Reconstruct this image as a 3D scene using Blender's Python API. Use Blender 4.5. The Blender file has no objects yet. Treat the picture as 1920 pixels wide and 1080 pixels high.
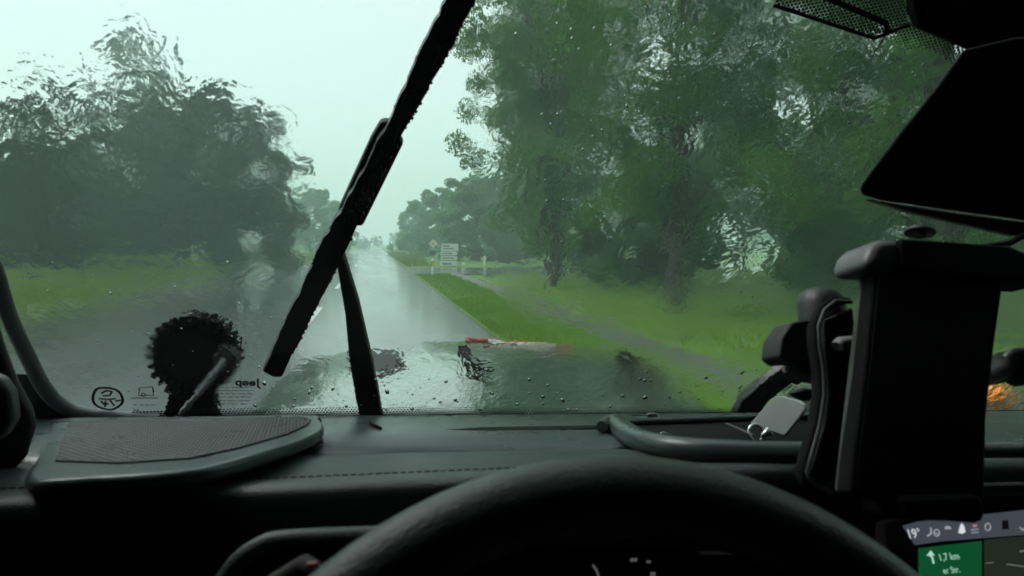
import bpy, math, random
import numpy as np
from mathutils import Vector, Matrix

random.seed(7)
RNG = np.random.default_rng(7)
R = math.radians
S = bpy.context.scene
COL = S.collection

# ------------------------------------------------------------------ camera
EYE = Vector((0.0, 0.0, 1.65))
HEAD, PITCH, CARHEAD = R(11.6), R(3.8), R(3.9)      # camera heading and pitch, heading of the car on the road
FOC = 1251.0                                         # focal length in pixels of a 1920 wide frame
cam_d = bpy.data.cameras.new('camera')
cam_d.sensor_width = 36.0
cam_d.lens = 36.0 * FOC / 1920.0
cam_d.clip_start, cam_d.clip_end = 0.02, 3000.0
cam_d.dof.use_dof = True
cam_d.dof.focus_distance = 1.6
cam_d.dof.aperture_fstop = 10.5
cam = bpy.data.objects.new('camera', cam_d)
COL.objects.link(cam)
cam.location = EYE
cam.rotation_euler = (R(90) - PITCH, 0, -HEAD)
S.camera = cam

# ------------------------------------------------------------------ world, sun, exposure
SUN_EL, SUN_AZ = R(52), R(305)
W = bpy.data.worlds.new('World')
S.world = W
W.use_nodes = True
nt = W.node_tree
nt.nodes.clear()
n_out = nt.nodes.new('ShaderNodeOutputWorld')
n_bg = nt.nodes.new('ShaderNodeBackground')
n_sky = nt.nodes.new('ShaderNodeTexSky')
n_sky.sky_type = 'NISHITA'
n_sky.sun_disc = False
n_sky.sun_elevation = SUN_EL
n_sky.sun_rotation = SUN_AZ
n_sky.dust_density = 6.0
n_sky.air_density = 1.0
n_bw = nt.nodes.new('ShaderNodeRGBToBW')
n_ov = nt.nodes.new('ShaderNodeMix'); n_ov.data_type = 'RGBA'
n_ov.inputs['Factor'].default_value = 0.8
n_ov.inputs['B'].default_value = (6.85, 8.3, 8.05, 1)      # even cloud cover of a rain sky
nt.links.new(n_sky.outputs[0], n_bw.inputs[0])
n_tint = nt.nodes.new('ShaderNodeVectorMath'); n_tint.operation = 'SCALE'
n_tint.inputs[0].default_value = (0.74, 1.0, 0.95)
nt.links.new(n_bw.outputs[0], n_tint.inputs['Scale'])
nt.links.new(n_tint.outputs[0], n_ov.inputs['A'])
nt.links.new(n_ov.outputs['Result'], n_bg.inputs['Color'])
n_bg.inputs['Strength'].default_value = 0.1
nt.links.new(n_bg.outputs[0], n_out.inputs[0])

sun_d = bpy.data.lights.new('sun', 'SUN')
sun_d.energy = 1.5
sun_d.angle = R(30)
sun_d.color = (1.0, 0.97, 0.92)
sun = bpy.data.objects.new('sun', sun_d)
COL.objects.link(sun)
sun.location = (0, 0, 60)
sun.rotation_euler = (R(90) - SUN_EL, 0, math.pi - SUN_AZ)

S.view_settings.view_transform = 'Standard'
S.view_settings.look = 'None'
S.view_settings.gamma = 1.0
S.view_settings.use_curve_mapping = False
S.view_settings.exposure = 0.50
S.render.engine = 'CYCLES'
cy = S.cycles
cy.use_denoising = True
cy.max_bounces = 12
cy.diffuse_bounces = 3
cy.glossy_bounces = 4
cy.transmission_bounces = 10
cy.transparent_max_bounces = 12
cy.volume_bounces = 2
cy.caustics_refractive = True
cy.caustics_reflective = False
cy.sample_clamp_indirect = 6.0

# ------------------------------------------------------------------ pixel rays (only used to find where things stand)
def _axes(h):
    fw = Vector((math.sin(h) * math.cos(PITCH), math.cos(h) * math.cos(PITCH), -math.sin(PITCH)))
    rt = Vector((math.cos(h), -math.sin(h), 0))
    return rt, rt.cross(fw), fw
AX_W, AX_C = _axes(HEAD), _axes(HEAD - CARHEAD)
def ray(px, py, ax):
    rt, up, fw = ax
    return fw + rt * ((px - 960) / FOC) + up * ((540 - py) / FOC)
def hit(px, py, ax, p0, n):
    d = ray(px, py, ax)
    return EYE + d * ((p0 - EYE).dot(n) / d.dot(n))
def proj(p, ax):
    rt, up, fw = ax
    q = p - EYE
    d = q.dot(fw)
    return 960 + FOC * q.dot(rt) / d, 540 - FOC * q.dot(up) / d
def cv(px, py, v):                                    # car frame, at a forward distance v
    return hit(px, py, AX_C, Vector((0, v, 0)), Vector((0, 1, 0)))
def gw(px, Y):                                        # ground point of a pixel column at a road distance Y
    d = ray(px, 457, AX_W)
    return d.x / d.y * Y
WS0 = Vector((0, 0.87, 1.65 - 0.212))
WST = Vector((0, -0.36, 0.60)).normalized()
WSN = Vector((0, WST.z, -WST.y))
def ws(px, py, off=0.0):                              # on the windscreen plane, off metres outside it
    return hit(px, py, AX_C, WS0 + WSN * off, WSN)
def plane_fn(a, b, c, ref=None):
    n = (b - a).cross(c - a).normalized()
    if n.dot(EYE - a) < 0:
        n = -n                                        # towards the driver
    f = lambda px, py, off=0.0: hit(px, py, AX_C, a + n * off, n)
    f.n = n
    return f

# ------------------------------------------------------------------ materials
def new_mat(name):
    m = bpy.data.materials.new(name)
    m.use_nodes = True
    t = m.node_tree
    return m, t, t.nodes['Principled BSDF']
def N(t, kind, **kw):
    n = t.nodes.new(kind)
    for k, v in kw.items():
        if k in n.inputs.keys():
            n.inputs[k].default_value = v
        else:
            setattr(n, k, v)
    return n
def L(t, a, b):
    t.links.new(a, b)
def plain(name, col, rough=0.5, var=0.25, scale=40.0, bump=0.0, bscale=300.0, metal=0.0, spec=0.5, coat=0.0):
    """base colour with fine noise wear, roughness variation and grain bump"""
    m, t, b = new_mat(name)
    tc = N(t, 'ShaderNodeTexCoord')
    nz = N(t, 'ShaderNodeTexNoise', Scale=scale, Detail=5.0)
    L(t, tc.outputs['Object'], nz.inputs['Vector'])
    mx = N(t, 'ShaderNodeMix', data_type='RGBA')
    mx.inputs['A'].default_value = (*[c * (1 - var) for c in col], 1)
    mx.inputs['B'].default_value = (*[min(1, c * (1 + var)) for c in col], 1)
    L(t, nz.outputs['Fac'], mx.inputs['Factor'])
    L(t, mx.outputs['Result'], b.inputs['Base Color'])
    mr = N(t, 'ShaderNodeMapRange')
    mr.inputs['To Min'].default_value = max(0.02, rough - 0.1)
    mr.inputs['To Max'].default_value = min(1, rough + 0.1)
    L(t, nz.outputs['Fac'], mr.inputs['Value'])
    L(t, mr.outputs['Result'], b.inputs['Roughness'])
    b.inputs['Metallic'].default_value = metal
    b.inputs['Specular IOR Level'].default_value = spec
    b.inputs['Coat Weight'].default_value = coat
    if bump:
        n2 = N(t, 'ShaderNodeTexNoise', Scale=bscale, Detail=3.0)
        L(t, tc.outputs['Object'], n2.inputs['Vector'])
        bp = N(t, 'ShaderNodeBump', Strength=bump, Distance=0.002)
        L(t, n2.outputs['Fac'], bp.inputs['Height'])
        L(t, bp.outputs['Normal'], b.inputs['Normal'])
    return m
def glow(name, col, strength):
    m, t, b = new_mat(name)
    b.inputs['Base Color'].default_value = (*[c * 0.2 for c in col], 1)
    b.inputs['Emission Color'].default_value = (*col, 1)
    b.inputs['Emission Strength'].default_value = strength
    return m
def leaf_mat(name, dark, light, trans=0.35):
    m, t, b = new_mat(name)
    g = N(t, 'ShaderNodeNewGeometry')
    tc = N(t, 'ShaderNodeTexCoord')
    nz = N(t, 'ShaderNodeTexNoise', Scale=0.5, Detail=3.0)
    L(t, tc.outputs['Object'], nz.inputs['Vector'])
    ad = N(t, 'ShaderNodeMath', operation='MULTIPLY_ADD')
    L(t, g.outputs['Random Per Island'], ad.inputs[0]); ad.inputs[1].default_value = 0.55
    mr = N(t, 'ShaderNodeMapRange')
    mr.inputs['From Min'].default_value = 0.3; mr.inputs['From Max'].default_value = 0.7
    mr.inputs['To Max'].default_value = 0.45
    L(t, nz.outputs['Fac'], mr.inputs['Value'])
    L(t, mr.outputs['Result'], ad.inputs[2])
    mx = N(t, 'ShaderNodeMix', data_type='RGBA')
    mx.inputs['A'].default_value = (*dark, 1); mx.inputs['B'].default_value = (*light, 1)
    L(t, ad.outputs[0], mx.inputs['Factor'])
    L(t, mx.outputs['Result'], b.inputs['Base Color'])
    b.inputs['Roughness'].default_value = 0.45
    b.inputs['Specular IOR Level'].default_value = 0.35
    tr = N(t, 'ShaderNodeBsdfTranslucent')
    L(t, mx.outputs['Result'], tr.inputs['Color'])
    ms = N(t, 'ShaderNodeMixShader'); ms.inputs[0].default_value = trans
    L(t, b.outputs[0], ms.inputs[1]); L(t, tr.outputs[0], ms.inputs[2])
    L(t, ms.outputs[0], t.nodes['Material Output'].inputs['Surface'])
    return m

M = {}
M['leaf_mid'] = leaf_mat('leaf_mid_green', (0.054, 0.148, 0.032), (0.112, 0.255, 0.054), 0.5)
M['leaf_dark'] = leaf_mat('leaf_dark_green', (0.016, 0.046, 0.030), (0.034, 0.082, 0.046), 0.35)
M['leaf_pale'] = leaf_mat('leaf_pale_green', (0.085, 0.190, 0.065), (0.145, 0.285, 0.100), 0.5)
M['grass'] = leaf_mat('grass_green', (0.105, 0.220, 0.014), (0.200, 0.360, 0.024), 0.3)
M['weeds'] = leaf_mat('weed_green', (0.090, 0.170, 0.018), (0.230, 0.290, 0.040), 0.3)
M['bark'] = plain('wet_bark', (0.035, 0.032, 0.026), 0.6, 0.5, 6.0, 1.0, 30.0)
M['black_plastic'] = plain('black_grained_plastic', (0.030, 0.031, 0.032), 0.42, 0.15, 60, 0.25, 900)
M['dash_pad'] = plain('soft_black_pad', (0.034, 0.048, 0.047), 0.46, 0.12, 20, 0.35, 700)
M['dash_top'] = plain('smooth_black_plastic', (0.044, 0.064, 0.062), 0.30, 0.12, 30, 0.12, 900)
M['leather'] = plain('black_leather', (0.070, 0.088, 0.085), 0.38, 0.12, 25, 0.4, 600)
M['rubber'] = plain('wet_black_rubber', (0.008, 0.009, 0.009), 0.35, 0.3, 60, 0.4, 250)
M['matt_black'] = plain('matt_black', (0.012, 0.012, 0.012), 0.7, 0.2, 40)
M['void_black'] = plain('unlit_black_trim', (0.006, 0.006, 0.006), 0.8, 0.2, 40, spec=0.12)  # darker, duller copy of the black plastic; deep shade put into its colour
M['roof_lining'] = plain('dark_roof_lining', (0.03, 0.03, 0.03), 0.9, 0.15, 200, 0.3, 900)
M['grey_plastic'] = plain('grey_plastic', (0.12, 0.125, 0.13), 0.4, 0.1, 50, 0.1, 900)
M['pale_plastic'] = plain('pale_grey_plastic', (0.34, 0.36, 0.36), 0.45, 0.06, 30, 0.1, 900)
M['chrome'] = plain('bright_metal', (0.75, 0.75, 0.76), 0.16, 0.05, 60, 0, 1, 1.0)
M['brown_trim'] = plain('dark_brown_trim', (0.020, 0.017, 0.014), 0.5, 0.2, 40)
M['frit'] = plain('black_ceramic_print', (0.010, 0.011, 0.011), 0.5, 0.1, 90)
M['print'] = plain('dark_glass_print', (0.012, 0.018, 0.016), 0.6, 0.1, 90)
M['print_pale'] = plain('faint_glass_print', (0.05, 0.08, 0.07), 0.7, 0.1, 90)
M['amber'] = plain('amber_lens', (0.75, 0.24, 0.02), 0.25, 0.1, 80)
M['red'] = plain('red_trim', (0.30, 0.09, 0.075), 0.3, 0.15, 80)
M['white_strip'] = plain('pale_strip', (0.60, 0.58, 0.55), 0.2, 0.15, 80)
M['sign_white'] = plain('white_sign_face', (0.78, 0.80, 0.78), 0.4, 0.04, 3)
M['sign_black'] = plain('black_sign_print', (0.03, 0.03, 0.03), 0.5, 0.1, 10)
M['sign_yellow'] = plain('yellow_sign_face', (0.80, 0.52, 0.04), 0.4, 0.05, 4)
M['reflector'] = plain('yellow_reflector', (0.90, 0.62, 0.02), 0.25, 0.05, 30)
M['zinc'] = plain('galvanised_steel', (0.35, 0.36, 0.36), 0.45, 0.15, 20, 0, 1, 0.7)
M['old_wood'] = plain('pale_weathered_wood', (0.36, 0.34, 0.30), 0.7, 0.25, 8, 0.5, 60)
M['line_paint'] = plain('worn_white_road_paint', (0.62, 0.63, 0.62), 0.22, 0.25, 9)

def road_mat():
    m, t, b = new_mat('wet_asphalt')
    tc = N(t, 'ShaderNodeTexCoord')
    big = N(t, 'ShaderNodeTexNoise', Scale=0.35, Detail=4.0)
    mp = N(t, 'ShaderNodeMapping'); mp.inputs['Scale'].default_value = (1.0, 0.18, 1.0)
    L(t, tc.outputs['Object'], mp.inputs['Vector']); L(t, mp.outputs[0], big.inputs['Vector'])
    fine = N(t, 'ShaderNodeTexNoise', Scale=60.0, Detail=4.0)
    L(t, tc.outputs['Object'], fine.inputs['Vector'])
    mx = N(t, 'ShaderNodeMix', data_type='RGBA')
    mx.inputs['A'].default_value = (0.032, 0.034, 0.036, 1); mx.inputs['B'].default_value = (0.070, 0.072, 0.074, 1)
    L(t, fine.outputs['Fac'], mx.inputs['Factor']); L(t, mx.outputs['Result'], b.inputs['Base Color'])
    mr = N(t, 'ShaderNodeMapRange')
    mr.inputs['From Min'].default_value = 0.35; mr.inputs['From Max'].default_value = 0.65
    mr.inputs['To Min'].default_value = 0.10; mr.inputs['To Max'].default_value = 0.34
    L(t, big.outputs['Fac'], mr.inputs['Value']); L(t, mr.outputs['Result'], b.inputs['Roughness'])
    bp = N(t, 'ShaderNodeBump', Strength=0.25, Distance=0.01)
    L(t, fine.outputs['Fac'], bp.inputs['Height']); L(t, bp.outputs['Normal'], b.inputs['Normal'])
    b.inputs['Coat Weight'].default_value = 0.6
    b.inputs['Coat Roughness'].default_value = 0.12
    return m
M['road'] = road_mat()
M['path'] = plain('wet_grey_path', (0.095, 0.112, 0.085), 0.36, 0.35, 3.0, 0.5, 80)
def soil_mat():
    m, t, b = new_mat('grassy_soil')
    tc = N(t, 'ShaderNodeTexCoord')
    nz = N(t, 'ShaderNodeTexNoise', Scale=0.8, Detail=8.0)
    L(t, tc.outputs['Object'], nz.inputs['Vector'])
    cr = N(t, 'ShaderNodeValToRGB')
    cr.color_ramp.elements[0].position = 0.3; cr.color_ramp.elements[0].color = (0.055, 0.120, 0.012, 1)
    cr.color_ramp.elements[1].position = 0.72; cr.color_ramp.elements[1].color = (0.110, 0.220, 0.022, 1)
    L(t, nz.outputs['Fac'], cr.inputs[0]); L(t, cr.outputs[0], b.inputs['Base Color'])
    b.inputs['Roughness'].default_value = 0.7
    n2 = N(t, 'ShaderNodeTexNoise', Scale=25.0, Detail=4.0)
    L(t, tc.outputs['Object'], n2.inputs['Vector'])
    bp = N(t, 'ShaderNodeBump', Strength=0.8, Distance=0.05)
    L(t, n2.outputs['Fac'], bp.inputs['Height']); L(t, bp.outputs['Normal'], b.inputs['Normal'])
    return m
M['soil'] = soil_mat()
def hood_mat():
    m, t, b = new_mat('wet_green_grey_paint')
    tc = N(t, 'ShaderNodeTexCoord')
    nz = N(t, 'ShaderNodeTexNoise', Scale=9.0, Detail=6.0)
    L(t, tc.outputs['Object'], nz.inputs['Vector'])
    b.inputs['Base Color'].default_value = (0.045, 0.060, 0.050, 1)
    mr = N(t, 'ShaderNodeMapRange')
    mr.inputs['From Min'].default_value = 0.35; mr.inputs['From Max'].default_value = 0.65
    mr.inputs['To Min'].default_value = 0.05; mr.inputs['To Max'].default_value = 0.30
    L(t, nz.outputs['Fac'], mr.inputs['Value']); L(t, mr.outputs['Result'], b.inputs['Roughness'])
    b.inputs['Coat Weight'].default_value = 1.0
    b.inputs['Coat Roughness'].default_value = 0.08
    n2 = N(t, 'ShaderNodeTexNoise', Scale=55.0, Detail=4.0)
    L(t, tc.outputs['Object'], n2.inputs['Vector'])
    bp = N(t, 'ShaderNodeBump', Strength=0.22, Distance=0.004)
    L(t, n2.outputs['Fac'], bp.inputs['Height'])
    L(t, bp.outputs['Normal'], b.inputs['Normal']); L(t, bp.outputs['Normal'], b.inputs['Coat Normal'])
    return m
M['hood'] = hood_mat()
def water_mat():
    """thin layer of rain water: clear, its outer face rippled as strongly as the film is thick there (attribute wet)"""
    m, t, b = new_mat('rain_water')
    t.nodes.remove(b)
    tc = N(t, 'ShaderNodeTexCoord')
    at = N(t, 'ShaderNodeAttribute', attribute_name='wet')
    ab = N(t, 'ShaderNodeAttribute', attribute_name='blur')
    warp = N(t, 'ShaderNodeTexNoise', Scale=22.0, Detail=2.0)
    L(t, tc.outputs['Object'], warp.inputs['Vector'])
    sub = N(t, 'ShaderNodeVectorMath', operation='MULTIPLY_ADD')
    sub.inputs[1].default_value = (0.035, 0.035, 0.035)
    L(t, warp.outputs['Color'], sub.inputs[0]); L(t, tc.outputs['Object'], sub.inputs[2])
    n1 = N(t, 'ShaderNodeTexNoise', Scale=48.0, Detail=2.5, Roughness=0.55)
    L(t, sub.outputs[0], n1.inputs['Vector'])
    n2 = N(t, 'ShaderNodeTexNoise', Scale=170.0, Detail=1.5)
    L(t, sub.outputs[0], n2.inputs['Vector'])
    sm = N(t, 'ShaderNodeMath', operation='MULTIPLY_ADD')
    L(t, n2.outputs['Fac'], sm.inputs[0]); sm.inputs[1].default_value = 0.12; L(t, n1.outputs['Fac'], sm.inputs[2])
    bp = N(t, 'ShaderNodeBump', Distance=0.0065)
    L(t, at.outputs['Fac'], bp.inputs['Strength']); L(t, sm.outputs[0], bp.inputs['Height'])
    rf = N(t, 'ShaderNodeBsdfRefraction', IOR=1.33)
    rf.inputs['Color'].default_value = (1, 1, 1, 1)
    L(t, ab.outputs['Fac'], rf.inputs['Roughness'])
    L(t, bp.outputs['Normal'], rf.inputs['Normal'])
    L(t, rf.outputs[0], t.nodes['Material Output'].inputs['Surface'])
    return m
M['water'] = water_mat()
def drop_mat():
    m, t, b = new_mat('clear_water_drop')
    t.nodes.remove(b)
    rf = N(t, 'ShaderNodeBsdfRefraction', IOR=1.33, Roughness=0.0)
    rf.inputs['Color'].default_value = (1, 1, 1, 1)
    L(t, rf.outputs[0], t.nodes['Material Output'].inputs['Surface'])
    return m
M['drop'] = drop_mat()
def pane_mat():
    m, t, b = new_mat('clear_glass')
    t.nodes.remove(b)
    tr = N(t, 'ShaderNodeBsdfTransparent')
    L(t, tr.outputs[0], t.nodes['Material Output'].inputs['Surface'])
    return m
M['pane'] = pane_mat()
M['black_fill'] = plain('opaque_black_gloss', (0.01, 0.012, 0.012), 0.08, 0.1, 20)  # opaque, not see-through: fills the side windows to block light

# ------------------------------------------------------------------ mesh helpers
def smooth_line(pts, n=5, closed=False):
    m = len(pts); out = []
    P = [Vector((p[0], p[1], 0)) for p in pts]
    for i in range(m if closed else m - 1):
        a, b, c, d = (P[(i - 1) % m], P[i], P[(i + 1) % m], P[(i + 2) % m]) if closed else (P[max(i - 1, 0)], P[i], P[i + 1], P[min(i + 2, m - 1)])
        for k in range(n):
            t = k / n
            q = .5 * ((2 * b) + (c - a) * t + (2 * a - 5 * b + 4 * c - d) * t * t + (3 * b - a - 3 * c + d) * t ** 3)
            out.append((q.x, q.y))
    return out if closed else out + [pts[-1]]
class MB:
    def __init__(s):
        s.v, s.f = [], []
    def add(s, vs, fs):
        o = len(s.v)
        s.v += [Vector(p) for p in vs]
        s.f += [tuple(i + o for i in f) for f in fs]
        return s
    def prism(s, pts, ext):
        """closed polygon swept by the vector ext"""
        n = len(pts)
        a = [Vector(p) for p in pts]; b = [p + ext for p in a]
        fs = [tuple(range(n - 1, -1, -1)), tuple(range(n, 2 * n))]
        fs += [(i, (i + 1) % n, n + (i + 1) % n, n + i) for i in range(n)]
        return s.add(a + b, fs)
    def box(s, c, size, ax=None):
        ax = ax or (Vector((1, 0, 0)), Vector((0, 1, 0)), Vector((0, 0, 1)))
        c = Vector(c)
        vs = []
        for k in (-.5, .5):
            for i, j in ((-.5, -.5), (.5, -.5), (.5, .5), (-.5, .5)):
                vs.append(c + ax[0] * size[0] * i + ax[1] * size[1] * j + ax[2] * size[2] * k)
        return s.add(vs, [(3, 2, 1, 0), (4, 5, 6, 7), (0, 1, 5, 4), (1, 2, 6, 5), (2, 3, 7, 6), (3, 0, 4, 7)])
    def tube(s, pts, r, n=10, closed=False, flat=1.0):
        pts = [Vector(p) for p in pts]
        m = len(pts)
        rs = r if isinstance(r, (list, tuple)) else [r] * m
        vs, ref = [], None
        for i, p in enumerate(pts):
            if closed:
                d = pts[(i + 1) % m] - pts[i - 1]
            else:
                d = pts[min(i + 1, m - 1)] - pts[max(i - 1, 0)]
            d.normalize()
            if ref is None:
                ref = Vector((0, 0, 1)) if abs(d.z) < .9 else Vector((1, 0, 0))
            x = (ref - d * ref.dot(d)).normalized(); ref = x
            y = d.cross(x)
            for k in range(n):
                a = 2 * math.pi * k / n
                vs.append(p + (x * math.cos(a) + y * math.sin(a) * flat) * rs[i])
        fs = []
        for i in range(m if closed else m - 1):
            j = (i + 1) % m
            for k in range(n):
                fs.append((i * n + k, i * n + (k + 1) % n, j * n + (k + 1) % n, j * n + k))
        if not closed:
            fs += [tuple(range(n - 1, -1, -1)), tuple(range((m - 1) * n, m * n))]
        return s.add(vs, fs)
    def loft(s, rows):
        n = len(rows[0]); vs = [p for r in rows for p in r]; fs = []
        for i in range(len(rows) - 1):
            for k in range(n - 1):
                fs.append((i * n + k, i * n + k + 1, (i + 1) * n + k + 1, (i + 1) * n + k))
        return s.add(vs, fs)
    def disc(s, c, r, nrm, th, n=20):
        c, nrm = Vector(c), Vector(nrm).normalized()
        return s.tube([c, c + nrm * th], r, n)
    def ribbon(s, pts, w, nrm, th=0.0004):
        """flat stroke through points lying in a plane of normal nrm"""
        pts = [Vector(p) for p in pts]
        for a, b in zip(pts[:-1], pts[1:]):
            d = (b - a)
            if d.length < 1e-6:
                continue
            d.normalize()
            side = d.cross(nrm).normalized() * w * .5
            a2, b2 = a - d * w * .25, b + d * w * .25
            s.prism([a2 - side, b2 - side, b2 + side, a2 + side], nrm * th)
        return s

FR_W = Matrix.Identity(4)
FR_C = Matrix.Rotation(-CARHEAD, 4, 'Z')
def mesh_of(name, mb, mat, base, smooth):
    me = bpy.data.meshes.new(name)
    me.from_pydata([p - base for p in mb.v], [], mb.f)
    me.materials.append(mat)
    me.update()
    if smooth:
        for p in me.polygons:
            p.use_smooth = True
        try:
            me.set_sharp_from_angle(angle=R(smooth if smooth > 1 else 40))
        except Exception:
            pass
    return me
def bevel(o, w, seg=2):
    b = o.modifiers.new('edge_round', 'BEVEL')
    b.width = w; b.segments = seg; b.limit_method = 'ANGLE'; b.angle_limit = R(35)
    for p in o.data.polygons:
        p.use_smooth = True
    b.harden_normals = True
def tag(o, label=None, cat=None, group=None, kind=None):
    if label: o['label'] = label
    if cat: o['category'] = cat
    if group: o['group'] = group
    if kind: o['kind'] = kind
    return o
def thing(name, label, cat, base, frame=FR_W, group=None):
    o = bpy.data.objects.new(name, None)
    COL.objects.link(o)
    o.empty_display_size = 0.2
    base = Vector(base)
    o.location = frame @ base
    o.rotation_euler = frame.to_euler()
    tag(o, label, cat, group)
    BASE[o.name] = (base, frame)
    return o
BASE = {}
def part(name, mb, mat, parent, bev=0.0, smooth=0, label=None, kind=None):
    base, fr = BASE[parent.name]
    o = bpy.data.objects.new(name, mesh_of(name, mb, mat, base, smooth))
    COL.objects.link(o)
    o.parent = parent
    BASE[o.name] = (base, fr)
    if bev: bevel(o, bev)
    return tag(o, label, None, None, kind)
def single(name, mb, mat, label, cat, frame=FR_W, base=None, bev=0.0, smooth=0, group=None, kind=None):
    if base is None:
        xs = [p.x for p in mb.v]; ys = [p.y for p in mb.v]; zs = [p.z for p in mb.v]
        base = Vector(((min(xs) + max(xs)) / 2, (min(ys) + max(ys)) / 2, min(zs)))
    base = Vector(base)
    o = bpy.data.objects.new(name, mesh_of(name, mb, mat, base, smooth))
    COL.objects.link(o)
    o.location = frame @ base; o.rotation_euler = frame.to_euler()
    BASE[o.name] = (base, frame)
    if bev: bevel(o, bev)
    return tag(o, label, cat, group, kind)
def text_mb(txt, p0, ex, ey, h, nrm, depth=0.0003, bold=0.0):
    """lettering as real mesh: lower left corner p0, direction of writing ex, up ey, capital height h"""
    cu = bpy.data.curves.new('lettering', 'FONT')
    cu.body = txt; cu.size = 1.0; cu.extrude = 0.0; cu.offset = bold
    cu.resolution_u = 3
    o = bpy.data.objects.new('lettering', cu)
    COL.objects.link(o)
    dg = bpy.context.evaluated_depsgraph_get()
    me = bpy.data.meshes.new_from_object(o.evaluated_get(dg))
    k = h / 0.70
    mb = MB().add([p0 + ex * (v.co.x * k) + ey * (v.co.y * k) + nrm * depth for v in me.vertices], [tuple(p.vertices) for p in me.polygons])
    bpy.data.objects.remove(o); bpy.data.curves.remove(cu); bpy.data.meshes.remove(me)
    return mb
def quads_mesh(name, V, mat, nv=4):
    """V: (n, nv, 3) loose faces"""
    n = len(V)
    me = bpy.data.meshes.new(name)
    me.vertices.add(n * nv); me.vertices.foreach_set('co', np.ascontiguousarray(V, dtype=np.float32).ravel())
    me.loops.add(n * nv); me.loops.foreach_set('vertex_index', np.arange(n * nv, dtype=np.int32))
    me.polygons.add(n); me.polygons.foreach_set('loop_start', np.arange(0, n * nv, nv, dtype=np.int32))
    me.materials.append(mat)
    me.update(calc_edges=True); me.validate()
    return me

# ------------------------------------------------------------------ ground, road, path
def road_left(Y):
    return -7.9 + 3.0 * min(1, max(0, (Y - 32) / 45))
ROAD_R = 2.05
def ground_z(x, y):
    lx = road_left(y)
    if x < lx:
        d = lx - x
        return 0.03 + min(d, 14) * 0.028 + 0.05 * math.sin(x * 1.3 + y * .7) * min(1, d)
    if x > ROAD_R:
        d = x - ROAD_R
        return 0.02 + 0.02 * min(1, d)
    return -0.06
g = MB()
xs = sorted(set([-900, -400, -200, -120, -80, -60, -45, -36] + [round(-30 + i * 1.0, 2) for i in range(23)] + [-7.95, -7.6, -6.5, -5.5, -4.85, -4.7, 2.04, 2.08, 2.6, 3.2, 3.84, 3.86, 4.62, 4.64, 6, 8, 10, 13, 17, 22, 30, 40, 60, 90, 140, 250, 500, 900]))
ys = sorted(set([-300, -100, -40, -20] + list(range(-10, 90, 2)) + [95, 110, 130, 160, 200, 260, 400, 900]))
def gz(x, y):
    if ROAD_R < x < 62 and 35.8 <= y <= 46:
        return -0.06
    if 3.85 < x < 4.63 and -30 < y < 36:
        return -0.03
    if road_left(y) < x + .1 and x < ROAD_R:
        return -0.06
    return ground_z(x, y)
g.loft([[Vector((x, y, gz(x, y))) for x in xs] for y in ys])
o = single('ground', g, M['soil'], 'grassy ground on both sides of the wet road', None, base=(0, 0, 0), smooth=60, kind='structure')

rd = MB()
rd.loft([[Vector((road_left(y) - .05, y, 0.0)), Vector((-1.4, y, 0.03)), Vector((ROAD_R, y, 0.0))] for y in [-30, -10, 0, 10, 20, 32, 36, 42, 50, 60, 70, 80, 110, 160, 260]])
road = single('road', rd, M['road'], 'wet grey country road running straight ahead', None, base=(0, 0, 0), kind='structure')
for i in range(9):
    y0 = 12.6 + 12 * i
    d = MB().prism([Vector((-1.45, y0, .034)), Vector((-1.30, y0, .034)), Vector((-1.30, y0 + 5.0, .034)), Vector((-1.45, y0 + 5.0, .034))], Vector((0, 0, .003)))
    part('centre_dash', d, M['line_paint'], road)
sr = MB()
sr.loft([[Vector((x, 36.0 + max(0, 2.0 - (x - 2.05)) * -0.4, -0.004 if x < 2.1 else 0.004)), Vector((x, 45.5 + max(0, 2.0 - (x - 2.05)) * .6, -0.004 if x < 2.1 else 0.004))] for x in (1.9, 2.2, 3, 4.2, 6, 9, 14, 22, 35, 60)])
single('side_road', sr, M['road'], 'wet side road joining the main road at the junction', None, base=(4, 41, 0), kind='structure')
pa = MB()
pa.loft([[Vector((3.86, y, .012)), Vector((4.62, y, .012))] for y in (-20, -5, 5, 15, 25, 31, 34, 36.2)])
single('footpath', pa, M['path'], 'narrow wet asphalt path between the two grass strips', None, base=(4.3, 10, 0), kind='structure')

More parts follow.
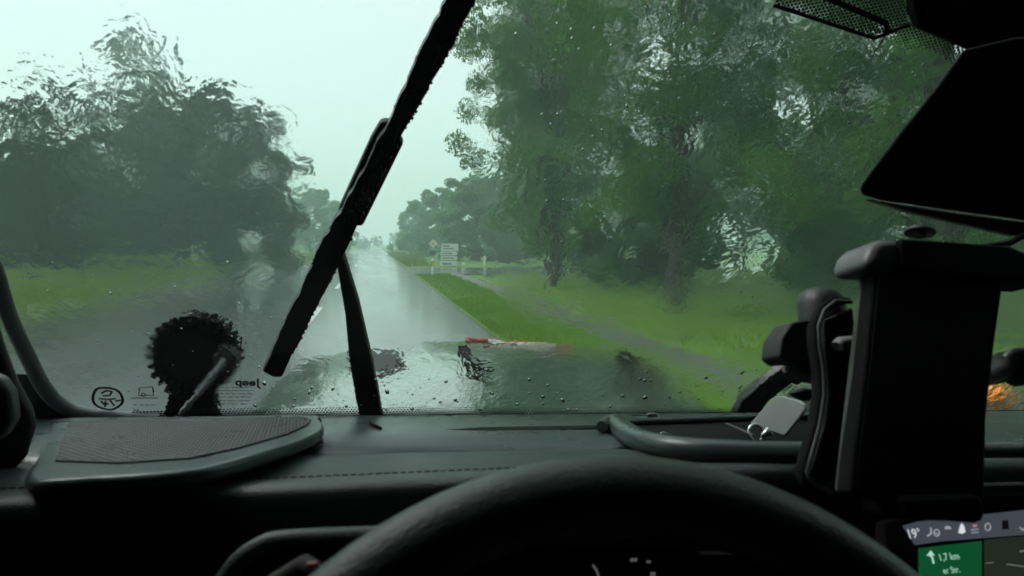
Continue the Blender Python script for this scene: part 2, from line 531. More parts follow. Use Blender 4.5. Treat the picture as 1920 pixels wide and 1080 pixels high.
# ------------------------------------------------------------------ grass and weeds
def blades(name, mat, boxes, hmin, hmax, wid, label):
    out = []
    for (x0, x1, y0, y1, dens) in boxes:
        n = int((x1 - x0) * (y1 - y0) * dens)
        x = RNG.uniform(x0, x1, n); y = RNG.uniform(y0, y1, n)
        keep = np.array([(a < road_left(b) - .05 or a > ROAD_R + .06) and not (3.86 + .12 * math.sin(b * 2.1) * math.sin(b * .7) < a < 4.60 + .12 * math.sin(b * 1.7 + 1) and b < 36) for a, b in zip(x, y)])
        x, y = x[keep], y[keep]; n = len(x)
        z = np.array([gz(a, b) for a, b in zip(x, y)])
        clump = 0.55 + 0.45 * np.sin(x * 1.7 + np.sin(y * 1.1) * 2) * np.sin(y * 1.3 + 1)
        h = RNG.uniform(hmin, hmax, n) * np.clip(clump + .3, .35, 1.3)
        a = RNG.uniform(0, 2 * np.pi, n); lean = RNG.normal(0, .3, (n, 2)) * h[:, None]
        w = wid * (.6 + .8 * RNG.random(n))
        V = np.zeros((n, 3, 3))
        V[:, 0, 0] = x - np.cos(a) * w; V[:, 0, 1] = y - np.sin(a) * w
        V[:, 1, 0] = x + np.cos(a) * w; V[:, 1, 1] = y + np.sin(a) * w
        V[:, 2, 0] = x + lean[:, 0]; V[:, 2, 1] = y + lean[:, 1]
        V[:, :2, 2] = z[:, None] - .02; V[:, 2, 2] = z + h
        out.append(V)
    o = bpy.data.objects.new(name, quads_mesh(name, np.concatenate(out), mat, 3))
    COL.objects.link(o)
    return tag(o, label, None, None, 'stuff')
blades('grass', M['grass'], [(2.1, 4.05, 2, 20, 600), (2.1, 4.0, 20, 35.5, 350), (4.5, 9, 4, 25, 190), (5.0, 14, 25, 35.5, 60), (9, 22, 8, 35, 35), (3, 22, 46.5, 75, 18)], .05, .16, .008, 'short bright green grass beside the footpath and road')
blades('weeds', M['weeds'], [(-14, -7.9, 8, 45, 95), (-26, -14, 10, 50, 40), (-14, -4.8, 45, 95, 30), (2.1, 4.0, 47, 110, 40)], .25, .85, .016, 'tall yellow green weeds on the verge left of the road')

# ------------------------------------------------------------------ trees
def leaf_cloud(centres, radii, n, size, flat=0.75):
    """loose leaf blades scattered through the lobes of a crown, denser towards each lobe's shell"""
    wts = np.array(radii) ** 2
    idx = RNG.choice(len(centres), n, p=wts / wts.sum())
    d = RNG.normal(size=(n, 3)); d /= np.linalg.norm(d, axis=1)[:, None]
    rr = RNG.random(n) ** 0.45
    c = np.array(centres)[idx] + d * (rr * np.array(radii)[idx])[:, None] * np.array([1, 1, flat])
    a = RNG.normal(size=(n, 3)) + np.array([0, 0, -.25]); a /= np.linalg.norm(a, axis=1)[:, None]
    b = np.cross(a, RNG.normal(size=(n, 3))); b /= np.linalg.norm(b, axis=1)[:, None]
    s = size * RNG.uniform(.6, 1.35, n)[:, None]
    return np.stack([c - a * s * .5, c + b * s * .3, c + a * s * .5, c - b * s * .3], 1)
def make_tree(kind, h, rad, base, nl, leaf, mat, lobes, seed, trunk_r):
    """returns (crown mesh, trunk mesh) around the origin; base = height where the crown starts"""
    rs = random.Random(seed)
    cen, rds, tb = [], [], MB()
    lean = Vector((rs.uniform(-.3, .3), rs.uniform(-.3, .3), 0))
    tp = [Vector((0, 0, -.1)), Vector((0, 0, .4)), Vector((lean.x * .3, lean.y * .3, h * .3)), Vector((lean.x, lean.y, h * .62)), Vector((lean.x * 1.6, lean.y * 1.6, h * .88))]
    tb.tube(tp, [trunk_r * 1.35, trunk_r, trunk_r * .8, trunk_r * .45, trunk_r * .1], 10)
    for i in range(lobes):
        f = (i + .5) / lobes
        z = base + (h - base) * (f ** .9)
        env = math.sin(math.pi * (0.12 + 0.80 * f)) ** .7 if kind != 'bush' else (1 - f ** 2.2) ** .5
        ang = i * 2.4 + rs.uniform(-.5, .5)
        rr = rad * env * rs.uniform(.35, .85)
        p = Vector((math.cos(ang) * rr, math.sin(ang) * rr, z))
        lr = rad * rs.uniform(.20, .36) * (.65 + .5 * env)
        p.z = min(p.z, h - lr * .6)
        k = min(1, max(.12, z / h - .18))
        s0 = Vector((lean.x * k * 1.3, lean.y * k * 1.3, h * k * .85))
        mid = (s0 + p) * .5 + Vector((0, 0, rs.uniform(-.2, .5)))
        tb.tube([s0, mid, p], [trunk_r * .34 * (1.1 - k * .7), trunk_r * .2, trunk_r * .05], 6)
        for j in range(5):
            q = p + Vector((rs.gauss(0, 1), rs.gauss(0, 1), rs.gauss(0, .7))) * lr * .62
            if q.z < base * .8: q.z = base * .8
            cen.append(tuple(q)); rds.append(lr * rs.uniform(.34, .66))
            if j < 3:
                tb.tube([mid.lerp(p, .7), q], [trunk_r * .07, trunk_r * .02], 5)
    cm = quads_mesh('crown', leaf_cloud(cen, rds, nl, leaf), mat)
    tm = mesh_of('trunk', tb, M['bark'], Vector((0, 0, 0)), 60)
    return cm, tm
PT = {
    'alley_a': make_tree('tree', 17, 5.4, 2.1, 50000, .18, M['leaf_mid'], 34, 1, .29),
    'alley_b': make_tree('tree', 16, 5.0, 2.0, 46000, .18, M['leaf_mid'], 30, 2, .28),
    'bush_a': make_tree('bush', 8, 4.2, .5, 42000, .22, M['leaf_pale'], 26, 3, .22),
    'bush_b': make_tree('bush', 14, 7.0, .8, 48000, .34, M['leaf_dark'], 34, 4, .40),
    'bush_c': make_tree('bush', 13, 6.4, .8, 44000, .34, M['leaf_dark'], 30, 5, .40),
    'high': make_tree('tree', 16, 4.2, 9.2, 12000, .24, M['leaf_dark'], 22, 11, .30),
    'airy': make_tree('tree', 20, 5.0, 4.0, 21000, .30, M['leaf_dark'], 26, 6, .34),
    'shrub': make_tree('bush', 3.2, 2.0, .2, 9000, .18, M['leaf_mid'], 16, 8, .10),
}
def tree(name, kind, x, y, s, rot, label, cat='tree', group=None, sz=None):
    o = bpy.data.objects.new(name, None)
    COL.objects.link(o)
    o.location = (x, y, ground_z(x, y)); o.rotation_euler = (0, 0, rot); o.scale = (s, s, sz or s)
    tag(o, label, cat, group)
    for nm, me in zip(('crown', 'trunk'), PT[kind]):
        c = bpy.data.objects.new(nm, me); COL.objects.link(c); c.parent = o
    return o
AL = 'tall trees in a row beside the footpath'
for kind, x, y, s, sz_, rot, lab in [
    ('alley_b', 9.2, 9.5, .88, .92, 0.4, 'nearest tall tree behind the phone holder, filling the right of the windscreen'),
    ('alley_a', 7.4, 15.6, .80, 1.0, 1.9, 'tall leafy tree whose thin trunk stands right of the thickest trunk'),
    ('alley_b', 6.3, 23.5, .70, 1.05, 3.1, 'tall tree with the thickest dark trunk beside the footpath'),
    ('alley_a', 8.6, 30.5, .80, .95, 4.4, 'tall tree just behind the thickest trunk in the row'),
    ('alley_b', 11.6, 51, .66, .80, 5.2, 'last tall tree of the row, behind the direction sign'),
]:
    tree('alley_tree', kind, x, y, s, rot, lab, group=AL, sz=sz_)
BK = 'trees further back on the right'
for kind, x, y, s, rot, lab in [
    ('alley_a', 14.5, 19, .62, .7, 'leafy tree in the second row behind the thin trunk'),
    ('alley_b', 15.0, 31, .66, 2.2, 'leafy tree in the second row behind the thickest trunk'),
    ('alley_a', 17.5, 11.5, .80, 3.9, 'leafy tree behind the rear view mirror'),
    ('bush_a', 20.5, 26, .95, 1.1, 'low round tree at the back of the field between the two big trunks'),
    ('bush_a', 23.0, 39, 1.2, 2.9, 'low round tree behind the side road, left of the thickest trunk'),
    ('bush_a', 26.0, 21, 1.1, 4.6, 'low round tree at the back of the field, left of the phone holder'),
]:
    tree('field_tree', kind, x, y, s, rot, lab, group=BK)
MD = 'round trees beyond the junction on the right'
for kind, x, y, s, rot, lab in [
    ('bush_a', 9.6, 63, 1.0, .3, 'round pale tree directly behind the diamond road sign'),
    ('bush_a', 12.8, 66, 1.1, 1.5, 'round pale tree directly behind the stacked direction sign'),
    ('bush_a', 17.0, 62, 1.15, 2.8, 'round pale tree right of the direction sign'),
    ('bush_a', 8.2, 84, 1.05, 4.1, 'hazy round tree left of the diamond road sign, set further back'),
    ('bush_a', 7.6, 112, 1.1, 5.3, 'farthest and faintest round tree on the right road edge'),
]:
    tree('round_tree', kind, x, y, s, rot, lab, group=MD)
LF = 'dark trees left of the road'
for kind, x, y, s, rot, lab in [
    ('bush_b', -9.1, 42, .75, .2, 'big dark rounded tree overhanging the left edge of the road'),
    ('bush_c', -12.7, 43.5, .75, 1.3, 'big dark tree in the middle of the clump left of the road'),
    ('bush_b', -17.0, 45, .50, 2.7, 'big dark tree at the left end of the clump'),
    ('bush_c', -15.0, 33, .46, 4.0, 'lower dark tree in front of the left clump above the weeds'),
]:
    tree('dark_tree', kind, x, y, s, rot, lab, group=LF)
AR = 'thin crowned tall trees on the left'
for kind, x, y, s, sz_, rot, lab in [
    ('airy', -21.6, 70, .80, 1.07, .5, 'tall thin crowned tree rising above the dark clump'),
    ('airy', -13.6, 30, .50, .36, 1.7, 'thin crowned tree nearest the left edge of the windscreen'),
    ('airy', -16.6, 41, .55, .50, 3.3, 'thin crowned tree between the left edge and the dark clump'),
    ('high', -10.1, 17.0, 1.0, 1.0, 2.0, 'tall tree whose branches hang into the top left corner'),
]:
    tree('thin_tree', kind, x, y, s, rot, lab, group=AR, sz=sz_)
FA = 'far hazy trees on the left road edge'
for kind, x, y, s, rot, lab in [
    ('bush_a', -9.0, 98, 1.15, .9, 'hazy tree behind the wiper, right of the dark clump'),
    ('bush_a', -8.2, 135, 1.2, 2.9, 'faintest far tree left of the vanishing road'),
]:
    tree('hazy_tree', kind, x, y, s, rot, lab, group=FA)
UN = 'shrubs under the row of trees'
for x, y, s, rot, lab in [
    (11.5, 36, 1.0, .3, 'leafy shrub left of the thickest trunk, behind the side road'),
    (12.2, 27, .9, 2.1, 'leafy shrub right of the thickest trunk, at the edge of the field'),
    (10.6, 25.5, 1.6, 1.3, 'biggest leafy shrub, between the two big trunks'),
    (13.6, 17.5, .9, 4.4, 'leafy shrub behind the thin trunk at the edge of the field'),
]:
    tree('shrub', 'shrub', x, y, s, rot, lab, 'shrub', UN)
# far wood that closes the view all round, one mass
tv = []
for i in range(150):
    a = i / 150 * 2 * math.pi
    rr = 235 + RNG.uniform(-12, 12)
    hh = RNG.uniform(4.5, 8)
    for j in range(3):
        tv.append(((rr * math.sin(a) + RNG.normal() * 4, rr * math.cos(a) + RNG.normal() * 4, hh * (.25 + .25 * j)), hh * .55))
tl = bpy.data.objects.new('far_wood', quads_mesh('far_wood', leaf_cloud([c for c, r in tv], [r for c, r in tv], 60000, 1.3), M['leaf_dark']))
COL.objects.link(tl)
tag(tl, 'far hazy wood closing the view at the end of the road', None, None, 'stuff')

# ------------------------------------------------------------------ signs and posts at the junction
Yb = 48.0
def sx(px, y=Yb): return gw(px, y)
def sz(py, px, y=Yb):
    d = ray(px, py, AX_W); return EYE.z + d.z / d.y * y
# direction sign: two posts, four boards
x0, x1 = sx(826), sx(858)
t = thing('direction_sign', 'stack of white direction boards on two posts at the junction', 'road sign', ((x0 + x1) / 2, Yb, .02))
for xx in (x0 + .22, x1 - .22):
    part('post', MB().tube([Vector((xx, Yb + .06, 0)), Vector((xx, Yb + .06, sz(456, 840)))], .035, 10), M['zinc'], t, smooth=40)
rows = [(457, 470.5), (471.5, 478.5), (480, 487.5), (489, 500)]
for k, (ya, yb) in enumerate(rows):
    za, zb = sz(ya, 842), sz(yb, 842)
    sh = (.05, 0, .02, -.03)[k]
    pts = [Vector((x0 + sh, Yb, zb)), Vector((x1 + sh - .10, Yb, zb)), Vector((x1 + sh, Yb, (za + zb) / 2)), Vector((x1 + sh - .10, Yb, za)), Vector((x0 + sh, Yb, za))]
    if k in (0, 3):
        pts = [Vector((x0 + sh, Yb, zb)), Vector((x1 + sh, Yb, zb)), Vector((x1 + sh, Yb, za)), Vector((x0 + sh, Yb, za))]
    b_ = part('board', MB().prism(pts, Vector((0, .03, 0))), M['sign_white'], t, bev=.005)
    hh = za - zb
    m_ = MB()
    for q in range(2 if k == 0 else 1):
        zc = zb + hh * ((.33, .68)[q] if k == 0 else .5)
        xa = x0 + sh + .13
        while xa < x0 + sh + (x1 - x0) * (.62 if q == 0 else .45):
            wl = random.uniform(.06, .16)
            m_.box((xa + wl / 2, Yb - .004, zc), (wl, .004, hh * (.16 if k == 0 else .26)))
            xa += wl + .03
    part('blurred_print', m_, M['sign_black'], b_, kind='stuff')
# diamond priority sign
xd = sx(813)
t = thing('priority_sign', 'small diamond road sign with yellow middle on a grey post', 'road sign', (xd, Yb + .5, .02))
part('post', MB().tube([Vector((xd, Yb + .5, 0)), Vector((xd, Yb + .5, sz(448, 813, Yb + .5)))], .03, 10), M['zinc'], t, smooth=40)
zc = sz(456.5, 813)
def diamond(r, y): return [Vector((xd, y, zc - r)), Vector((xd + r, y, zc)), Vector((xd, y, zc + r)), Vector((xd - r, y, zc))]
p_ = part('plate', MB().prism(diamond(.30, Yb + .44), Vector((0, .015, 0))), M['sign_white'], t)
part('yellow_field', MB().prism(diamond(.17, Yb + .435), Vector((0, .004, 0))), M['sign_yellow'], p_)
zs_ = sz(474, 812)
part('small_plate', MB().box((xd - .06, Yb + .445, zs_), (.42, .015, .34)), M['grey_plastic'], t, bev=.01)
# delineator post
Yd = 34.6; xq = sx(811, Yd)
t = thing('delineator_post', 'white roadside post with a bright yellow reflector', 'marker post', (xq, Yd, .02))
zt = sz(487, 811, Yd)
def post_row(z, s=1): return [Vector((xq - .06 * s, Yd, z)), Vector((xq, Yd - .05 * s, z)), Vector((xq + .06 * s, Yd, z)), Vector((xq, Yd + .05 * s, z))]
part('shaft', MB().add(post_row(0) + post_row(zt) , [(0, 1, 5, 4), (1, 2, 6, 5), (2, 3, 7, 6), (3, 0, 4, 7), (3, 2, 1, 0)]).add(post_row(zt, 1) + [Vector((xq + .02, Yd, zt + .07))], [(0, 1, 4), (1, 2, 4), (2, 3, 4), (3, 0, 4)]), M['sign_white'], t)
part('black_band', MB().add(post_row(zt - .32, 1.05) + post_row(zt - .08, 1.05), [(0, 1, 5, 4), (1, 2, 6, 5), (2, 3, 7, 6), (3, 0, 4, 7), (3, 2, 1, 0), (4, 5, 6, 7)]), M['sign_black'], t)
part('reflector', MB().box((xq, Yd - .062, zt - .21), (.075, .012, .21)), M['reflector'], t, bev=.004)
# small things further off
Yp = 78.0; xp = sx(741, Yp)
t = thing('small_sign', 'small white sign low on the grass left of the diamond sign', 'sign', (xp, Yp, .02))
part('plate', MB().box((xp, Yp, sz(464, 741, Yp)), (.46, .02, .34)), M['sign_white'], t, bev=.004)
part('post', MB().tube([Vector((xp, Yp + .04, 0)), Vector((xp, Yp + .04, sz(464, 741, Yp)))], .025, 8), M['zinc'], t, smooth=40)
Yl = 50.0
single('leaning_stake', MB().tube([Vector((sx(937, Yl), Yl, -.05)), Vector((sx(925, Yl), Yl + .2, sz(462, 925, Yl)))], [.05, .04], 8), M['old_wood'], 'pale wooden stake leaning in front of the dark trees', 'stake', smooth=40)
for px, pt, lab in ((869, 492, 'short white stone post just right of the direction boards'), (912, 481, 'white stone post left of the leaning stake')):
    xx = sx(px, Yb + 1); zt = sz(pt, px, Yb + 1)
    single('stone_post', MB().prism([Vector((xx - .1, Yb + .9, 0)), Vector((xx + .1, Yb + .9, 0)), Vector((xx + .1, Yb + 1.1, 0)), Vector((xx - .1, Yb + 1.1, 0))], Vector((0, 0, zt))), M['sign_white'], lab, 'post', bev=.03, group='white stone posts by the side road')

# ------------------------------------------------------------------ the car
AXU = 0.46                                             # middle line of the car right of the camera
car = thing('car', 'dark car seen from its driver seat, with wet hood, wiper, dashboard and steering wheel', 'car', (AXU, -.2, 0), FR_C)
WN = WSN
# --- windscreen: clear pane, rain film on it, black printed edge, marks
t_of = lambda p: (p - WS0).dot(WST)
def wpt(u, t, off=0.0): return WS0 + Vector((u, 0, 0)) + WST * t + WN * off
def px_of(p): return proj(p, AX_C)
ux = [-.60 + i * .02 for i in range(101)]
screen = part('windscreen', MB().prism([wpt(-.62, -.07), wpt(1.45, -.07), wpt(1.45, .74), wpt(-.62, .74)], WN * .005), M['pane'], car)
def smooth(a, b, x):
    x = min(1, max(0, (x - a) / (b - a))); return x * x * (3 - 2 * x)
def wetness(px, py):
    """how thick the rippled water lies: heavy at the left, thin where the wiper has just passed, patchy at the right"""
    left = 1 - smooth(575, 640, px + (py - 300) * .22)
    right = smooth(848, 985, px) * (1 - smooth(390, 430, py)) + smooth(890, 1010, px) * smooth(390, 430, py)
    low = smooth(620, 720, py) * smooth(440, 520, px)
    a = 0.0
    a = max(a, left * (.10 + .11 * (1 - smooth(330, 520, py)) * (1 - smooth(360, 600, px))))
    a = max(a, right * (.185 - .095 * smooth(450, 530, py) - .070 * smooth(590, 640, py)) * (1 - .7 * smooth(1650, 1750, px)))
    a = max(a, low * .19)
    mid = max(left * .0, 0)
    return max(a, .0)
def blurriness(px, py):
    left = 1 - smooth(560, 640, px + (py - 300) * .22)
    right = smooth(880, 1000, px)
    b = left * (.05 + .08 * smooth(200, 330, py)) + right * (.075 + .05 * smooth(490, 560, py) - .02 * smooth(600, 650, py))
    b += smooth(620, 720, py) * smooth(460, 540, px) * .07
    return b
from mathutils import noise as MN
st = .0075
nu, ntt = int(1.95 / st), int(.77 / st)
vs, wet, blur, fs = [], [], [], []
idx = {}
def cell_wet(i, j):
    u, tt = -.56 + i * st, -.06 + j * st
    p = wpt(u, tt, .0095)
    x, y = px_of(p)
    k = (MN.noise(Vector((u * 7, tt * 7, 3.1))) + .5 * MN.noise(Vector((u * 19, tt * 19, 8.3)))) * .5
    w = wetness(x, y) * max(.25, 1 + 1.7 * k)
    k2 = MN.noise(Vector((u * 11, tt * 9, 21.7))) + .5 * MN.noise(Vector((u * 30, tt * 24, 5.5)))
    r = blurriness(x, y) * max(0.0, 1 + 1.3 * k2) * smooth(0, .05, w)
    return p, max(0, w), max(0, min(.3, r)), x, y
grid = {}
for i in range(nu + 1):
    for j in range(ntt + 1):
        c = cell_wet(i, j)
        if -120 < c[3] < 2040 and -120 < c[4] < 860:
            grid[i, j] = c
for (i, j) in list(grid):
    q = [(i, j), (i, j + 1), (i + 1, j + 1), (i + 1, j)]
    if all(k in grid for k in q) and max(grid[k][1] for k in q) > .012:
        for k in q:
            if k not in idx:
                idx[k] = len(vs); vs.append(grid[k][0]); wet.append(grid[k][1]); blur.append(grid[k][2])
        fs.append(tuple(idx[k] for k in q))
nv = len(vs)
edge_count = {}
for f in fs:
    for a, b in zip(f, f[1:] + f[:1]):
        edge_count[a, b] = 1
rim_v = {k for (a, b) in edge_count if (b, a) not in edge_count for k in (a, b)}
allv = vs + [p - WN * (.00006 if k not in rim_v else .000004) for k, p in enumerate(vs)]
allf = list(fs) + [tuple(a + nv for a in f[::-1]) for f in fs]
fm = MB(); fm.v, fm.f = allv, allf
film = part('rain_film', fm, M['water'], screen, kind='stuff')
at = film.data.attributes.new('wet', 'FLOAT', 'POINT'); at.data.foreach_set('value', wet + [0.0] * nv)
at = film.data.attributes.new('blur', 'FLOAT', 'POINT'); at.data.foreach_set('value', blur + [0.0] * nv)

# separate drops of water sitting on the outside of the glass
dr_ = MB()
rd_ = random.Random(21)
def drop(px, py, r):
    c = ws(px, py, .0056)
    st_ = rd_.uniform(1.0, 1.9); ang = rd_.uniform(-.5, .5)
    e1_ = Vector((math.cos(ang), 0, 0)) + WST * math.sin(ang); e2_ = Vector((-math.sin(ang), 0, 0)) + WST * math.cos(ang)
    vs_ = [c + WN * r * .62]; n_ = 8
    for ring, (rr, hh) in enumerate(((.55, .52), (.9, .25), (1.0, 0.0))):
        for k in range(n_):
            a = 2 * math.pi * k / n_
            w_ = 1 + .12 * math.sin(3 * a + px)
            vs_.append(c + e1_ * r * rr * w_ * math.cos(a) + e2_ * r * st_ * rr * w_ * math.sin(a) + WN * r * hh)
    fs_ = [(0, 1 + k, 1 + (k + 1) % n_) for k in range(n_)]
    for g_ in (0, 1):
        fs_ += [(1 + g_ * n_ + k, 1 + (g_ + 1) * n_ + k, 1 + (g_ + 1) * n_ + (k + 1) % n_, 1 + g_ * n_ + (k + 1) % n_) for k in range(n_)]
    fs_.append(tuple(1 + 2 * n_ + k for k in range(n_ - 1, -1, -1)))
    dr_.add(vs_, fs_)
for _ in range(210):
    drop(rd_.uniform(470, 1420), 772 - abs(rd_.gauss(0, 40)), .0004 + .0024 * rd_.random() ** 2.5)
for _ in range(170):
    drop(rd_.uniform(960, 1800), rd_.uniform(40, 560), rd_.uniform(.0005, .0012))
for _ in range(60):
    drop(rd_.uniform(40, 520), rd_.uniform(480, 760), rd_.uniform(.0005, .0012))
part('rain_drops', dr_, M['drop'], screen, smooth=180, kind='stuff')
def inpoly(x, y, poly):
    c = False
    for (x1, y1), (x2, y2) in zip(poly, poly[1:] + poly[:1]):
        if (y1 > y) != (y2 > y) and x < (x2 - x1) * (y - y1) / (y2 - y1) + x1:
            c = not c
    return c
def dots(mb, poly, ex, ey, pitch, rad_fn, off):
    """hexagonal print dots on the inner face of the windscreen inside a pixel outline"""
    P = [ws(x, y) for x, y in poly]
    us = [p.x for p in P]; ts = [t_of(p) for p in P]
    j = 0; tt = min(ts)
    ca, sa = math.cos(ex), math.sin(ex)
    cu, ct = (min(us) + max(us)) / 2, (min(ts) + max(ts)) / 2
    ext = max(max(us) - min(us), max(ts) - min(ts))
    n = int(ext / pitch) + 2
    for j in range(-n, n):
        for i in range(-n, n):
            a = (i + .5 * (j % 2)) * pitch; b = j * pitch * .866
            u, tv_ = cu + a * ca - b * sa, ct + a * sa + b * ca
            p = wpt(u, tv_, -off)
            x, y = px_of(p)
            if inpoly(x, y, poly):
                r = rad_fn(x, y)
                if r > 0:
                    mb.add([p + Vector((1, 0, 0)) * r * math.cos(k * math.pi / 3) + WST * r * math.sin(k * math.pi / 3) for k in range(6)], [tuple(range(6))])
fd = MB()
PIT = .0041
dots(fd, [(250, 769), (700, 763), (1390, 763), (1390, 779), (700, 780), (250, 783)], 0, 0, PIT, lambda x, y: PIT * (.24 + .28 * smooth(763, 777, y)), .001)
part('printed_dots', fd, M['frit'], screen, kind='stuff')
band = [(1400, 773), (1840, 769), (1930, 768), (1930, 800), (900, 800), (60, 800), (-20, 760), (18, 700), (62, 702), (90, 742), (130, 764), (190, 777), (300, 781), (700, 778)]
part('printed_border', MB().prism([ws(x, y, -.0015) for x, y in band], -WN * .0008), M['frit'], screen)
# grey seal that curves round the lower left corner of the glass
seal = [(-30, 440), (5, 500), (32, 590), (58, 672), (82, 726), (118, 762), (180, 780), (300, 787)]
part('corner_seal', MB().tube([ws(x, y, -.004) for x, y in smooth_line([(x - 18 * max(0, min(1, (700 - y) / 120)), y) for x, y in seal], 4)], .0085, 10), M['grey_plastic'], screen, smooth=60)
# sensor window print at the top
fd = MB()
top_a = [(1452, 8), (1475, -30), (1690, -30), (1703, 24), (1704, 46), (1666, 62), (1640, 74)]
top_b = [(1660, 66), (1706, 46), (1790, 82), (1806, 100), (1790, 122), (1745, 92), (1700, 92)]
PT2 = .00365
dots(fd, top_a, R(14), 0, PT2, lambda x, y: PT2 * .47 if y < (x - 1540) * .36 + 20 else PT2 * (.47 - .10 * smooth(0, 26, y - (x - 1455) * .34)), .001)
dots(fd, top_b, R(14), 0, PT2, lambda x, y: PT2 * (.47 - .2 * smooth(0, 40, y - (x - 1706) * .44 - 46)), .001)
part('printed_dots', fd, M['frit'], screen, kind='stuff')
pl = MB()
for pts, w in ((((1452, 10), (1640, 72), (1664, 62), (1706, 46)), .0036), (((1530, -12), (1650, 38), (1662, 46), (1662, 63)), .0050), (((1660, 66), (1634, 106)), .0012)):
    pl.ribbon([ws(x, y, -.0018) for x, y in pts], w, -WN, .0006)
part('sensor_outline', pl, M['frit'], screen)
# prints in the lower left corner
pr = MB()
oval = [(202, 727), (184, 728), (176, 738), (175, 752), (184, 762), (204, 768), (219, 764), (230, 753), (226, 738), (216, 730), (202, 727)]
pr.ribbon([ws(x, y, -.0012) for x, y in smooth_line(oval, 4)], .0030, -WN)
for pts in (((191, 737), (200, 732), (210, 734), (206, 741), (194, 742)), ((186, 747), (200, 749), (217, 747)), ((198, 752), (197, 762)), ((207, 751), (214, 760)), ((217, 752), (226, 750)), ((190, 752), (194, 757), (203, 757))):
    pr.ribbon([ws(x, y, -.0012) for x, y in pts], .0023, -WN)
part('oval_emblem', pr, M['print'], screen)
pr = MB()
for pts in (((262, 727), (286, 725), (288, 741), (260, 741), (262, 727)), ((258, 730), (262, 730)), ((286, 726), (289, 734))):
    pr.ribbon([ws(x, y, -.0012) for x, y in pts], .0010, -WN)
pr.ribbon([ws(269 + 4 * math.cos(a * .7), 740 + 3.4 * math.sin(a * .7), -.0012) for a in range(10)], .0010, -WN)
pr.ribbon([ws(x, 746 + (x - 250) * -.002, -.0012) for x in (246, 296)], .0012, -WN)
part('car_pictogram', pr, M['print'], screen)
exl = (ws(437, 718, -.0012) - ws(487, 719.5, -.0012)).normalized(); eyl = (ws(480, 711, -.0012) - ws(480, 722, -.0012)).normalized()
part('lettering', text_mb('Jeep', ws(487, 723.5, -.0012), exl, eyl, .0118, -WN, .0002, .03), M['print'], screen)
pr = MB()
for y, xa, xb in ((726, 412, 470), (732, 405, 476), (738, 402, 474), (744, 406, 468), (751, 400, 470), (757, 404, 462), (759, 250, 292)):
    x = xa
    while x < xb:
        w = random.uniform(4, 10)
        pr.ribbon([ws(x, y, -.0012), ws(min(xb, x + w), y, -.0012)], .0009, -WN)
        x += w + random.uniform(2, 4)
part('faint_print', pr, M['print_pale'], screen, kind='stuff')

# --- wiper on the driver side (its blade crosses the glass), passenger wiper parked at the right
def wprism(mb, px, off, th):
    return mb.prism([ws(x, y, off) for x, y in px], WN * th)
wip = part('windscreen_wiper', wprism(MB(), [(674, 792), (655, 682), (647, 592), (631, 500), (629, 470), (641, 470), (672, 570), (700, 690), (719, 792)], .030, .016), M['rubber'], car, bev=.003)
bl = MB()
def rag(pts, amp=2.2):
    out = []
    for a, b in zip(pts[:-1], pts[1:]):
        n = max(1, int(math.hypot(b[0] - a[0], b[1] - a[1]) / 14))
        for k in range(n):
            f = k / n
            out.append((a[0] + (b[0] - a[0]) * f + random.uniform(-amp, amp) * (k > 0), a[1] + (b[1] - a[1]) * f + random.uniform(-amp, amp) * (k > 0)))
    return out + [pts[-1]]
left_e = rag([(508, 664), (566, 540), (600, 461), (645, 385), (735, 218), (783, 105), (808, 55), (858, -40)])
right_e = rag([(912, -40), (840, 100), (792, 188), (748, 262), (664, 436), (628, 511), (549, 664)], 1.2)
wprism(bl, left_e + right_e, .008, .014)
blade = part('wiper_blade', bl, M['rubber'], wip)
part('blade_cover', wprism(MB(), [(713, 229), (730, 228), (752, 262), (757, 269), (680, 425), (664, 425), (650, 432), (632, 398), (694, 262)], .023, .014), M['matt_black'], wip, bev=.003)
part('end_cap', wprism(MB(), [(491, 697), (509, 661), (530, 650), (550, 660), (544, 674), (529, 708), (512, 709)], .010, .018), M['matt_black'], wip, bev=.003)
bd = MB()
for k in range(260):
    e = random.choice((left_e, left_e, right_e)); i = random.randrange(len(e) - 1)
    f = random.random(); x = e[i][0] + (e[i + 1][0] - e[i][0]) * f; y = e[i][1] + (e[i + 1][1] - e[i][1]) * f
    c = ws(x, y, .016); r = random.uniform(.0008, .0022)
    bd.add([c + Vector((r, 0, 0)), c - Vector((r, 0, 0)), c + WST * r * 1.3, c - WST * r * 1.3, c + WN * r, c - WN * r], [(0, 2, 4), (2, 1, 4), (1, 3, 4), (3, 0, 4), (2, 0, 5), (1, 2, 5), (3, 1, 5), (0, 3, 5)])
part('water_beads', bd, M['rubber'], wip, smooth=180, kind='stuff')
w2 = part('windscreen_wiper', wprism(MB(), [(1372, 792), (1392, 752), (1440, 712), (1478, 684), (1560, 640), (1568, 662), (1500, 708), (1440, 755), (1418, 792)], .020, .016), M['rubber'], car, bev=.003, label='second wiper parked low at the right of the glass')
part('wiper_blade', wprism(MB(), [(1470, 700), (1560, 655), (1700, 600), (1705, 615), (1570, 672), (1495, 722), (1480, 716)], .006, .012), M['matt_black'], w2)

